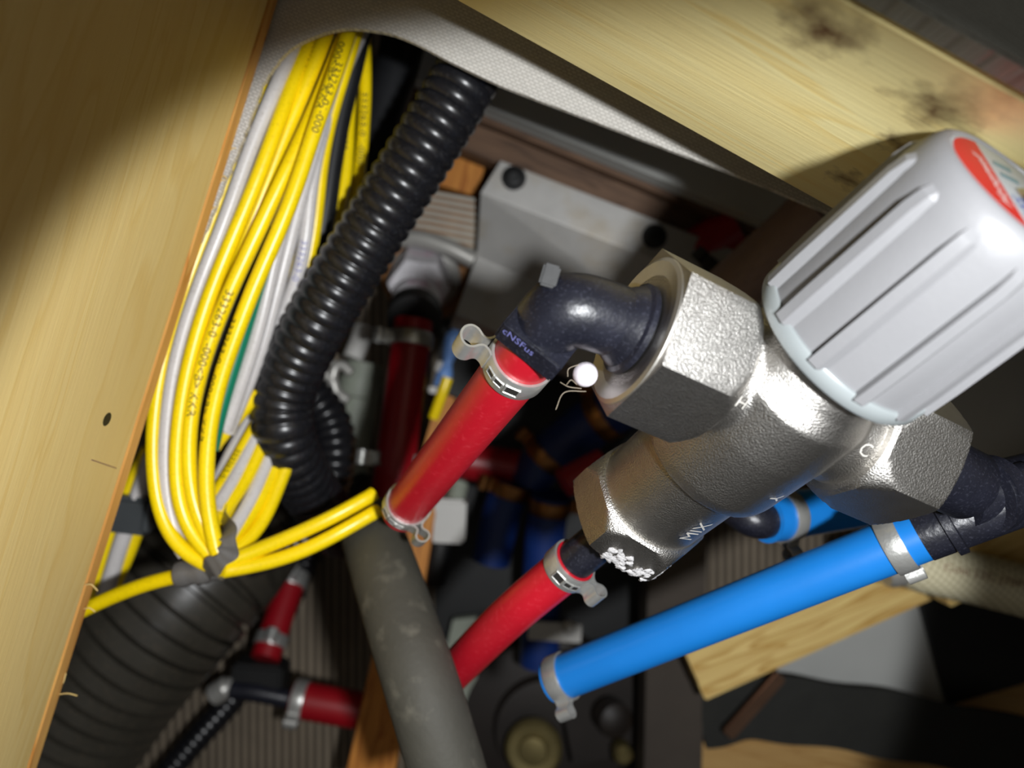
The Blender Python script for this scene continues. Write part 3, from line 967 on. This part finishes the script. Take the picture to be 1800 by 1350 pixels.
def printed(o, pth, R, txt, size, s0, ink, ang=0.0, sq=1.0):
    text_on_tube('printed_number', txt, size, pth, R, s0, K[ink], o, ang, 0.05, sq)
def arc_at(pth, px, py):
    best, bs_, s = 1e9, 0, 0
    for i in range(len(pth)):
        if i: s += np.linalg.norm(pth[i] - pth[i - 1])
        x = 900 + pth[i][0] / -pth[i][2] * FPX; y = 675 - pth[i][1] / -pth[i][2] * FPX
        e = (x - px) ** 2 + (y - py) ** 2
        if e < best: best, bs_ = e, s
    return bs_
NUM = '333263-01-000<B> KKR'
printed(Y3, y3p, WR, NUM, 3.2, arc_at(y3p, 404, 510), 'ink', 0.3, 1.15)
printed(YT, ytp, WR, '000<B> KKR', 3.2, arc_at(ytp, 606, 80), 'ink', -0.15, 1.2)
printed(YT, ytp, WR, '333263-01-000', 3.0, arc_at(ytp, 598, 110), 'ink', 0.4, 1.15)
printed(YT, ytp, WR, '333263-01-000<B> KKR', 2.9, arc_at(ytp, 424, 560), 'ink', -0.75, 1.2)
printed(YA, yap, WR, '333263-01-000', 3.2, arc_at(yap, 643, 165), 'ink', 0.1, 1.25)
printed(YB, ybp, WR, '333263-01-000', 2.8, arc_at(ybp, 618, 155), 'ink', -0.2, 1.25)
printed(W2, w2p, WR, '333263-01', 2.8, arc_at(w2p, 539, 425), 'inkblue', 0.2, 1.2)
printed(lp[1][0], lp[1][1], WR, '333263-01', 2.4, arc_at(lp[1][1], 425, 790), 'ink', -0.2, 1.2)
printed(Y2, y2p, WR, '333263-01-000', 2.0, arc_at(y2p, 566, 70), 'ink', -0.9, 1.3)

# grey tape round the coil
tp = thing('tape_wrap', 'shiny grey tape binding the bottom of the yellow coil', 'tape', P(390, 970, 222))
pr = [P(x, y, d) for x, y, d in ((388, 884, 232), (392, 905, 222), (398, 930, 211), (402, 952, 208), (400, 972, 208), (386, 988, 208), (368, 1000, 210), (360, 1012, 218))]
m = M()
cv = catmull(pr, 6)
cv = np.array(cv)
tan = np.gradient(cv, axis=0)
v, f = [], []
for i, p in enumerate(cv):
    sd = nrm(np.cross(tan[i], (0, 0, 1.0)))
    wd = 2.4 + 0.6 * math.sin(i * 0.6)
    for e in (-1, 1):
        for z in (0, -0.5):
            v.append(p + sd * e * wd + np.array([0, 0, z + 0.25 * math.sin(i * 1.3 + e)]))
for i in range(len(cv) - 1):
    for a, b in ((0, 1), (1, 3), (3, 2), (2, 0)):
        f.append((i * 4 + a, i * 4 + b, i * 4 + 4 + b, i * 4 + 4 + a))
f += [(0, 2, 3, 1), tuple((len(cv) - 1) * 4 + k for k in (0, 1, 3, 2))]
to_obj('tape_band', m.add(v, f), K['tape'], tp, 50)
m = M()
pth, q = resample(catmull(px_path([(312, 1010), (345, 1006), (388, 997)], 219, 219), 8), 1.5)
m.sweep(pth, 3.6 + 0.3 * np.sin(q * 1.1), 14)
to_obj('tape_sleeve', m, K['tape'], tp, 50)
fl = [P(x, y, 216) for x, y in ((398, 912), (414, 930), (412, 948), (398, 944))]
to_obj('tape_flap', M().slab(fl, 0.5), K['tape'], tp, 0)

# small taped bundle behind the plank
tb = thing('tape_wrap', 'dark tape block round the wires beside the plank edge', 'tape', P(226, 900, 262))
to_obj('tape_sleeve', M().box(P(228, 902, 264), (1, -0.12, 0), (0.12, 1, 0), (0, 0, 1), 8.2, 6.4, 5, 1.6), K['taped'], tb, 40)
g2 = 'wires in the small taped bundle'
wire('yellow', 'left yellow wire of the small taped bundle', [(262, 790), (238, 828), (222, 876), (200, 930), (178, 1000), (160, 1060)], 266, 268, 2.4, None, g2)
wire('white', 'white wire in the middle of the small taped bundle', [(268, 800), (252, 845), (238, 890), (216, 940), (200, 1000), (180, 1060)], 262, 266, 2.8, None, g2)
wire('yellow', 'right yellow wire of the small taped bundle', [(262, 870), (250, 905), (240, 940), (222, 985), (200, 1030)], 266, 268, 2.4, None, g2)

# ------------------------------------------------------------------ conduits and hoses
cp = px_path([(870, 50, 224), (835, 108, 224), (790, 188, 224), (722, 298, 225), (645, 420, 228), (566, 552, 233), (518, 640, 238), (497, 702, 241), (499, 758, 243), (516, 812, 250), (545, 862, 264), (578, 905, 290), (600, 940, 315)], 224)
cd = tag(to_obj('corrugated_conduit', corrug(cp, 9.9, 0.95, 4.05, 'round', 10, 40, 10), K['loom'], None, 60), 'glossy black corrugated conduit sweeping through the panel cut-out', 'conduit')
dp = px_path([(20, 1440, 345), (90, 1340, 342), (180, 1210, 342), (280, 1090, 345), (365, 998, 355), (425, 925, 375), (480, 850, 400), (520, 780, 420)], 340)
tag(to_obj('drain_hose', corrug(dp, 33, 4.0, 7.4, 'step', 10, 48, 14), K['duct'], None, 40), 'wide black ribbed drain hose at the lower left', 'hose')
sp_ = px_path([(260, 1400, 408), (345, 1300, 410), (420, 1215, 412), (470, 1130, 416), (515, 1040, 420), (545, 970, 424)], 370)
tag(to_obj('corrugated_conduit', corrug(sp_, 7.0, 1.2, 4.2, 'round', 10, 20, 8), K['loom'], None, 60), 'thin black corrugated conduit along the right side of the drain hose', 'conduit')
sp_ = px_path([(440, 990, 330), (500, 968, 325), (560, 932, 325), (600, 900, 335), (640, 850, 355)], 330)
tag(to_obj('corrugated_conduit', corrug(sp_, 6.0, 1.0, 3.6, 'round', 10, 20, 8), K['loom'], None, 60), 'thin black corrugated conduit glimpsed between the two yellow wire tails', 'conduit')
sp_ = px_path([(545, 690, 330), (580, 740, 330), (590, 800, 330), (575, 860, 335), (540, 920, 345)], 330)
tag(to_obj('corrugated_conduit', corrug(sp_, 9.0, 1.2, 4.0, 'round', 10, 24, 8), K['loom'], None, 60), 'dark corrugated conduit loop hidden behind the bend of the glossy one', 'conduit')
cb = px_path([(720, 20, 300), (705, 90, 296), (672, 200, 292), (636, 300, 288), (590, 400, 284), (560, 480, 282), (530, 560, 282), (490, 650, 284)], 290)
tag(to_obj('black_cable', M().sweep(np.array(catmull(cb, 8)), 8.5, 22), K['blackw']), 'thick smooth black cable behind the wires and the glossy conduit', 'cable')
cb = px_path([(640, 30), (620, 120), (600, 200), (584, 290), (574, 360), (560, 430), (540, 500), (515, 570)], 250)
tag(to_obj('black_cable', M().sweep(np.array(catmull(cb, 8)), 3.4, 16), K['blackw']), 'thin black cable between the yellow wires in the cut-out', 'cable')

hp_ = px_path([(648, 922, 262), (656, 944, 246), (670, 985, 234), (704, 1090, 216), (746, 1220, 204), (800, 1400, 200)], 300)
tag(to_obj('insulated_hose', M().sweep(np.array(catmull(hp_, 10)), 10.0, 40), K['foam']), 'thick dull grey hose running down past the end of the red pipe', 'hose')

# ------------------------------------------------------------------ upper background: rail, bracket, heater fitting
RU = nrm([0.925, -0.38, 0])
RV = np.array([0.38, 0.925, 0])
def railbox(name, px, py, d, hl, hw, hd, mt, label, cat, bev=0.5):
    m = M().box(P(px, py, d), RU, RV, (0, 0, 1), hl, hw, hd, bev)
    return tag(to_obj(name, m, mt, None, 30), label, cat)
railbox('grey_batten', 1150, 262, 325, 110, 12.5, 6, K['grey'], 'pale grey batten below the edge of the cut-out panel', 'board')
railbox('timber_rail', 1100, 332, 352, 125, 13.5, 7, K['brownrail'], 'dark brown timber rail above the metal bracket', 'rail')
railbox('timber_strip', 1120, 318, 338, 122, 2.6, 4, K['brownrail'], 'thin brown strip along the timber rail', 'rail')
tag(to_obj('timber_block', M().slab([P(x, y, 372) for x, y in ((700, 205), (860, 262), (838, 345), (690, 300))], 30), K['orange'], None, 0), 'orange timber block left of the metal bracket', 'timber')

br = thing('metal_bracket', 'bent galvanised bracket with two black bolts under the timber rail', 'bracket', P(900, 420, 345))
# cross-section of the bracket (px offsets taken at its left end)
secL = [(880, 282, 333), (845, 338, 333), (838, 452, 350), (800, 552, 345), (790, 575, 362)]
secR = [(1330, 455, 333), (1295, 512, 333), (1270, 640, 350), (1235, 740, 345), (1225, 760, 362)]
v = [P(*p) for p in secL] + [P(*p) for p in secR]
v = v + [p + np.array([0, 0, -1.6]) for p in v]
f = []
for i in range(4):
    f.append((i, i + 1, i + 6, i + 5))
    f.append((10 + i, 10 + i + 5, 10 + i + 6, 10 + i + 1))
ringi = [0, 1, 2, 3, 4, 9, 8, 7, 6, 5]
for i in range(10):
    a, b = ringi[i], ringi[(i + 1) % 10]
    f.append((a, a + 10, b + 10, b))
bo_ = to_obj('bracket_sheet', M().add(v, f), K['galv'], br, 0)
bv = bo_.modifiers.new('b', 'BEVEL')
bv.width = 0.0012
bv.segments = 3
bv.limit_method = 'ANGLE'
bv.angle_limit = math.radians(8)
for (x, y) in ((903, 313), (1150, 416)):
    bt = to_obj('bolt', M().lathe(P(x, y, 333), (0, 0, 1), [(0, 4.6), (1.6, 4.6), (2.6, 3.8), (2.9, 2.4), (2.2, 2.0)], 28), K['blackrub'], br, 40)
    to_obj('bolt_washer', M().lathe(P(x, y, 333), (0, 0, 1), [(-0.1, 5.4), (0.5, 5.4), (0.6, 4.4)], 28), K['blackrub'], bt, 40)

# ribbed sheet beside the bracket
rb = thing('ribbed_casing', 'pale ribbed casing left of the bracket with a rolled lower edge', 'casing', P(775, 390, 365))
A_, B_, C_, D_ = P(690, 330, 368), P(838, 350, 360), P(832, 448, 356), P(660, 420, 366)
to_obj('casing_sheet', M().slab([A_, B_, C_, D_], 2.0), K['rust'], rb, 0)
for k in range(8):
    t0 = (k + 0.25) / 8
    a = A_ + (D_ - A_) * t0; b = B_ + (C_ - B_) * t0
    to_obj('casing_rib', M().sweep([a + np.array([0, 0, 0.2]), (a + b) / 2 + np.array([0, 0.8, 0.4]), b + np.array([0, 0, 0.2])], 1.05, 8), K['ribs'], rb)
to_obj('rolled_edge', M().sweep(catmull([P(655, 440, 358), P(720, 418, 352), P(780, 432, 350), P(834, 458, 350)], 6), 4.0, 16), K['silver'], rb)

ht = thing('heater_outlet', 'taped metal outlet fitting on a rusty flange above the dark red pipe', 'fitting', P(735, 520, 360))
ax = nrm(P(728, 560, 322) - P(742, 470, 372))
to_obj('flange', M().lathe(P(752, 488, 380), ax, [(-3, 22), (0, 23), (2, 22), (3, 18)], 48), K['rust'], ht, 40)
to_obj('flange_ring', M().lathe(P(748, 486, 374), ax, [(-1, 17), (2, 17), (3, 15)], 48), K['silver'], ht, 40)
to_obj('hex_fitting', M().hexa(P(740, 478, 368), ax, 20, 12.5, 2, 2, 0.3), K['ptfe'], ht, 30)
to_obj('thread_tape', M().lathe(P(732, 532, 342), ax, [(-4, 10), (-2, 11), (2, 11.2), (5, 9.6), (9, 9)], 36), K['ptfe'], ht, 40)
to_obj('black_collar', M().lathe(P(730, 548, 332), ax, [(0, 11.5), (3, 12), (9, 11.5), (10, 9)], 36), K['blackrub'], ht, 40)
ra, rbv = P(727, 565, 318), P(690, 850, 305)
dR = nrm(rbv - ra)
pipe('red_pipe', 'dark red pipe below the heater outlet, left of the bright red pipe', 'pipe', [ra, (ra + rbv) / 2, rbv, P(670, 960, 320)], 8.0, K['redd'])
clamp('dull clamp at the top of the dark red pipe', ra + dR * 8, dR, 8.1, np.array([-1.0, -0.25, 0.3]), slots=False)
clamp('dull clamp at the lower end of the dark red pipe', rbv - dR * 9, dR, 8.1, np.array([-1.0, 0.1, 0.2]), slots=False)
# grey-green pipe with white fitting
gp = thing('grey_pipe', 'pale grey-green pipe left of the dark red pipe', 'pipe', P(630, 750, 400))
to_obj('pipe_body', M().sweep(np.array(catmull(px_path([(640, 640), (630, 700), (618, 780), (606, 880)], 398, 392), 8)), 9.5, 30), K['greypipe'], gp)
to_obj('pipe_collar', M().lathe(P(634, 668, 396), nrm(P(628, 700, 396) - P(634, 668, 396)), [(-1, 10.8), (8, 10.8), (9, 9.6)], 36), K['greypipe'], gp, 40)
to_obj('white_fitting', M().sweep(np.array(catmull(px_path([(640, 575), (632, 600), (620, 630)], 392, 388), 6)), 5.0, 22), K['whiteblock'], gp)
cl = thing('spring_clip', 'grey metal spring clip with two prongs beside the glossy conduit', 'clip', P(590, 660, 340))
to_obj('clip_body', M().sweep(np.array(catmull(px_path([(566, 655), (584, 668), (592, 690), (612, 704)], 342), 6)), 2.6, 12), K['silver'], cl)
to_obj('clip_prong', M().sweep(np.array(catmull(px_path([(584, 668), (590, 646), (602, 642), (618, 656)], 342), 6)), 2.2, 12), K['silver'], cl)
to_obj('clip_prong', M().sweep(np.array(catmull(px_path([(566, 655), (572, 640), (586, 630)], 344), 6)), 2.0, 12), K['silver'], cl)
cr = thing('crimp_connector', 'pale blue crimp connector with a bright yellow sleeve beside the red pipe', 'connector', P(785, 640, 345))
pth = np.array(catmull(px_path([(802, 580), (796, 600), (790, 625), (783, 650), (776, 680)], 345), 6))
rr = np.interp(np.linspace(0, 1, len(pth)), [0, 0.15, 0.4, 0.62, 0.8, 1], [2.0, 4.0, 3.6, 2.2, 3.8, 4.0])
to_obj('crimp_sleeve', M().sweep(pth, rr, 20), K['crimp'], cr)
to_obj('yellow_sleeve', M().sweep(np.array(catmull(px_path([(787, 664, 338), (778, 690, 338), (762, 735, 340)], 338), 6)), 2.4, 16), K['yellow'], cr)
to_obj('plug_tip', M().box(P(772, 644, 344), (0.3, 1, 0), (1, -0.3, 0), (0, 0, 1), 2.5, 1.4, 2, 0.5), K['whiteblock'], cr, 30)
to_obj('plug_tip', M().box(P(764, 686, 344), (1, -0.2, 0), (0.2, 1, 0), (0, 0, 1), 2.6, 1.5, 2, 0.5), K['whiteblock'], cr, 30)

# brown quilted sleeve and black clamp behind the knob
qs = thing('quilted_sleeve', 'brown diamond-patterned sleeve behind the upper side of the knob', 'sleeve', P(1340, 460, 290))
pa, pb = P(1275, 520, 300), P(1440, 372, 280)
dq2 = nrm(pb - pa)
to_obj('sleeve_body', M().sweep([pa, (pa + pb) / 2, pb], 11, 32), K['brownfoam'], qs)
u_, w_ = perp(dq2)
for i in range(8):
    for j in range(7):
        an = 2 * math.pi * 0.55 * (j + 0.5 * (i % 2)) / 7 - 0.3
        face = nrm(np.array([0, 0, 1.0]) - dq2 * dq2[2])
        sd = np.cross(dq2, face)
        a2 = -1.3 + 2.6 * (j + 0.5 * (i % 2)) / 7
        rd = math.cos(a2) * face + math.sin(a2) * sd
        p = pa + dq2 * (4 + i * 5.4) + rd * 11
        to_obj('quilt_stitch', M().box(p, dq2, np.cross(rd, dq2), rd, 1.5, 0.4, 0.35), K['brownfoam'], qs, 0)
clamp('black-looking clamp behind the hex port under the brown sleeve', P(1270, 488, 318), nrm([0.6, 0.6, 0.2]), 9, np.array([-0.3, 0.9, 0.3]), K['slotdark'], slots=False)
pipe('red_pipe', 'dark red pipe half hidden in shadow above the hex port', 'pipe', px_path([(1180, 470), (1225, 440), (1290, 400)], 345, 340), 10, K['redd'])

# ------------------------------------------------------------------ middle background
tag(to_obj('timber_batten', M().slab([P(772, 690, 372), P(800, 700, 372), P(766, 900, 364), P(742, 1050, 360), P(690, 1380, 352), P(604, 1380, 352), P(655, 1150, 358), P(718, 880, 364)], 18), K['orange'], None, 0), 'orange timber slat standing behind the grey hose', 'timber')
wb = thing('white_valve', 'white plastic valve block with a black stem beside the orange slat', 'valve', P(790, 960, 375))
to_obj('valve_block', M().box(P(790, 912, 372), (1, -0.05, 0), (0.05, 1, 0), (0, 0, 1), 8.2, 10.5, 8, 1.5), K['whiteblock'], wb, 30)
to_obj('valve_stem', M().sweep(catmull([P(776, 945, 372), P(770, 990, 372), P(764, 1020, 376)], 6), 5.4, 24), K['blackrub'], wb)
to_obj('valve_neck', M().sweep(catmull([P(800, 880, 372), P(808, 850, 376)], 6), 4.5, 20), K['greypipe'], wb)
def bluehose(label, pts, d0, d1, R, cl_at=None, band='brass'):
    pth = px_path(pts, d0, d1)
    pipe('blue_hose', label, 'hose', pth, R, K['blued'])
    if cl_at is not None:
        cv = np.array(catmull(pth, 8))
        i = int(cl_at * (len(cv) - 1))
        i = min(max(i, 1), len(cv) - 2)
        clamp('copper-coloured clamp on the ' + label, cv[i], cv[i + 1] - cv[i - 1], R + 0.1, np.array([0.2, 1.0, 0.2]), K[band], 7, False, 'clamps on the shaded blue hoses')
bluehose('shaded blue hose nearest the upper hex port', [(1140, 690), (1060, 730), (980, 790)], 352, 372, 12, 0.55)
bluehose('shaded blue hose stub in the dark behind the red pipe', [(1010, 770), (960, 800), (930, 850)], 385, 392, 11, 0.5)
bluehose('shaded blue hose hanging left of the lower hex port', [(900, 850), (880, 910), (862, 985)], 385, 390, 10, 0.1)
bluehose('shaded blue hose dropping straight down behind the lower red pipe', [(968, 870), (958, 940), (952, 1040), (948, 1165)], 378, 390, 10, 0.12)
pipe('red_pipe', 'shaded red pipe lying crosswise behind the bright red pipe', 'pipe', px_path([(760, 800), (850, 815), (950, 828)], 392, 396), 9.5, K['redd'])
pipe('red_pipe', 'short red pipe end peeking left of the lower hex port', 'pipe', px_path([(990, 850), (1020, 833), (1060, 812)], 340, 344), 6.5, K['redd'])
tag(to_obj('grey_strip', M().slab([P(796, 1090, 428), P(838, 1085, 428), P(840, 1180, 428), P(812, 1330, 428), P(775, 1180, 428)], 6), K['greypipe'], None, 0), 'dull grey strip beside the grey hose under the red pipe', 'strip')
sb = thing('pipe_strap', 'dull metal pipe strap with a bolt behind the two pipes', 'strap', P(985, 1108, 372))
to_obj('strap_band', M().box(P(975, 1110, 374), (1, -0.06, 0), (0.06, 1, 0), (0, 0, 1), 13, 4.6, 1.2, 0.4), K['galv'], sb, 30)
to_obj('strap_bolt', M().lathe(P(1000, 1100, 373), (0, 0, 1), [(0, 3.4), (3, 3.4), (4, 2)], 16), K['galv'], sb, 30)
tag(to_obj('dark_post', M().box(P(1185, 1120, 375) + np.array([0, 0, -8]), (1, -0.02, 0), (0.02, 1, 0), (0, 0, 1), 14, 95, 12, 0.8), K['darkpost'], None, 30), 'dark upright post between the lower hex port and the black strap', 'post')

tag(to_obj('shade_sheet', M().slab([P(770, 560, 446), P(1230, 600, 446), P(1245, 1400, 446), P(760, 1400, 446)], 2.5), K['blackboard'], None, 0), 'added dark sheet painting shade on the compartment floor below the blue hoses', 'sheet')  # added dark sheet, stands in for floor lost in shade
pu = thing('dark_filler', 'dark pump housing added over the pale floor, with a brass cap at the bottom centre', 'filler', P(960, 1290, 430))  # dark housing is added so the floor reads dark around the brass cap
to_obj('filler_housing', M().lathe(P(960, 1270, 432), (0, 0, 1), [(-18, 50), (0, 50), (4, 47), (6, 30), (12, 28), (13, 20)], 56), K['filler'], pu, 40)
to_obj('filler_flange', M().box(P(1050, 1230, 425), (1, 0.2, 0), (-0.2, 1, 0), (0, 0, 1), 22, 30, 8, 2), K['filler'], pu, 30)
to_obj('brass_cap', M().lathe(P(938, 1315, 405), (-0.1, 0.1, 1), [(-3, 15), (2, 15), (4, 13), (3.5, 8), (5.5, 7), (6, 3)], 40), K['bronze'], pu, 40)
to_obj('brass_screw', M().lathe(P(1095, 1325, 398), (0, 0, 1), [(-6, 5), (2, 5), (4, 3)], 20), K['bronze'], pu, 40)
to_obj('brown_knuckle', M().lathe(P(1078, 1262, 400), (0.3, 0, 1), [(-6, 9), (4, 9), (7, 5)], 24), K['filler'], pu, 40)

# ------------------------------------------------------------------ lower left: small red tee
tr = thing('pipe_tee', 'small black pipe tee low down beside the drain hose', 'fitting', P(455, 1190, 385))
to_obj('tee_block', M().box(P(458, 1192, 385), (1, -0.08, 0), (0.08, 1, 0), (0, 0, 1), 12.5, 9, 8, 1.5), K['blackrub'], tr, 30)
to_obj('tee_branch', M().sweep(catmull([P(408, 1212, 378), P(455, 1218, 378), P(515, 1230, 380)], 6), 4.6, 22), K['black'], tr)
ta, tb_ = P(516, 1012, 405), P(466, 1158, 380)
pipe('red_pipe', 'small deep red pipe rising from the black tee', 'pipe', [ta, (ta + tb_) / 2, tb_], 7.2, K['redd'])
dr_ = nrm(tb_ - ta)
clamp('small clamp on the upper end of the deep red pipe by the drain hose', ta + dr_ * 2, dr_, 7.3, np.array([0.2, 0.3, 1.0]), slots=False, w=8)
clamp('small clamp on the deep red pipe just above the black tee', tb_ - dr_ * 9, dr_, 7.3, np.array([0.2, 0.2, 1.0]), slots=False, w=6)
tc_, td_ = P(515, 1228, 376), P(650, 1252, 376)
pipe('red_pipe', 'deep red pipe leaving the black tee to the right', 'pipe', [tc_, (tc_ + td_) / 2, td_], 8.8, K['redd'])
clamp('small clamp on the deep red pipe to the right of the black tee', tc_ + (td_ - tc_) * 0.09, td_ - tc_, 8.9, np.array([0.1, -0.5, 1.0]), slots=False, w=6)
tag(to_obj('metal_plug', M().lathe(P(388, 1214, 382), nrm([0.8, 0.5, 0.1]), [(-5, 4), (-4, 5.4), (4, 5.4), (6, 3.6), (10, 3.4)], 24), K['silver'], None, 40), 'small shiny metal plug left of the black tee', 'plug')
for (x, y, ang_, lb) in ((302, 1342, 0.4, 'crumpled pale plastic scrap at the bottom edge'), (320, 1325, 1.1, 'second pale plastic scrap above the first at the bottom edge')):
    tag(to_obj('plastic_scrap', M().sweep(catmull([P(x - 14, y + 6, 420), P(x - 4, y - 6, 414), P(x + 6, y + 4, 416), P(x + 12, y - 10, 418)], 5), 2.2, 9), K['ptfe']), lb, 'scrap')

# ------------------------------------------------------------------ lower right
tag(to_obj('grey_board', M().slab([P(1600, 430, 330), P(2060, 430, 330), P(2060, 905, 330), P(1630, 905, 330)], 12), K['grey'], None, 0), 'smooth grey board behind the right side of the knob', 'board')
PUv = nrm([0.913, 0.408, 0])
PVv = np.array([-0.408, 0.913, 0])
pw = thing('pine_batten', 'pale pine batten running under the blue pipe to the right', 'batten', P(1500, 1070, 345))
pc = P(1480, 1062, 330) + PUv * 95
to_obj('batten_top', M().box(pc + np.array([0, 0, -12]), PUv, PVv, (0, 0, 1), 165, 8.5, 10, 0.6), K['pine_low'], pw, 30)
to_obj('batten_step', M().box(pc - PVv * 13 + np.array([0, 0, -17]), PUv, PVv, (0, 0, 1), 165, 4.5, 10, 0.6), K['pine_low'], pw, 30)
tag(to_obj('pine_offcut', M().box(P(1790, 935, 312), PUv, PVv, (0, 0, 1), 40, 14, 6, 0.6), K['pine_low'], None, 30), 'pale pine offcut above the braided hose', 'timber')
tag(to_obj('pale_panel', M().slab([P(1355, 1140, 392), P(1622, 1030, 392), P(1672, 1245, 392), P(1370, 1190, 392)], 8), K['grey'], None, 0), 'pale grey panel below the pine batten', 'panel')
tag(to_obj('black_sheet', M().slab([P(1610, 1030, 388), P(1860, 1030, 388), P(1860, 1185, 388), P(1668, 1240, 388)], 10), K['blackboard'], None, 0), 'matt black panel under the braided hose', 'panel')
tag(to_obj('tan_board', M().slab([P(1180, 1290, 415), P(1660, 1180, 415), P(1960, 1120, 415), P(1960, 1450, 415), P(1180, 1450, 415)], 10), K['tan'], None, 0), 'tan wooden board at the lower right beneath the black strap', 'board')
st = catmull(px_path([(1228, 1262, 372), (1330, 1246, 368), (1480, 1262, 366), (1640, 1290, 366), (1840, 1330, 366)], 366), 8)
m = M()
v, f = [], []
st = np.array(st)
tan = np.gradient(st, axis=0)
for i, p in enumerate(st):
    sd = nrm(np.cross(tan[i], (0, 0, 1.0)))
    hw = 15.5 + 0.8 * math.sin(i * 0.7)
    for e in (-1, 1):
        for z in (0, -3):
            v.append(p + sd * e * hw + np.array([0, 0, z]))
for i in range(len(st) - 1):
    for a, b in ((0, 1), (1, 3), (3, 2), (2, 0)):
        f.append((i * 4 + a, i * 4 + b, i * 4 + 4 + b, i * 4 + 4 + a))
f += [(0, 2, 3, 1), tuple((len(st) - 1) * 4 + k for k in (0, 1, 3, 2))]
tag(to_obj('webbing_strap', m.add(v, f), K['strap'], None, 40), 'broad black strap across the lower right corner', 'strap')
ba, bb = P(1278, 1292, 360), P(1372, 1186, 360)
tag(to_obj('metal_bar', M().box((ba + bb) / 2, bb - ba, np.cross((0, 0, 1), bb - ba), (0, 0, 1), np.linalg.norm(bb - ba) / 2, 3.2, 1.8, 0.8), K['bar'], None, 30), 'brown metal bar glinting across the black strap', 'bar')

bh = thing('braided_hose', 'clear cream braided hose with faded brown print at the right edge', 'hose', P(1680, 1010, 300))
bp_ = px_path([(1560, 982, 298), (1620, 996, 298), (1720, 1018, 298), (1830, 1046, 298), (1960, 1080, 300)], 298)
bp_ = np.array(catmull(bp_, 8))
to_obj('hose_wall', M().sweep(bp_, np.interp(np.arange(len(bp_)), [0, 4, 8, 40], [6.5, 8.5, 10.0, 10.5]), 32), K['braid'], bh)
text_on_tube('faded_print', 'Cold 22C (70PSI)', 4.0, bp_, 10.4, arc_at(bp_, 1632, 995), K['brown_ink'], bh, 0.25, 0.12, 1.25)
to_obj('end_sleeve', M().lathe(P(1575, 990, 298), nrm([0.9, 0.25, 0]), [(-6, 7.5), (-4, 8.5), (4, 9.2), (5, 8.8)], 30), K['silver'], bh, 40)
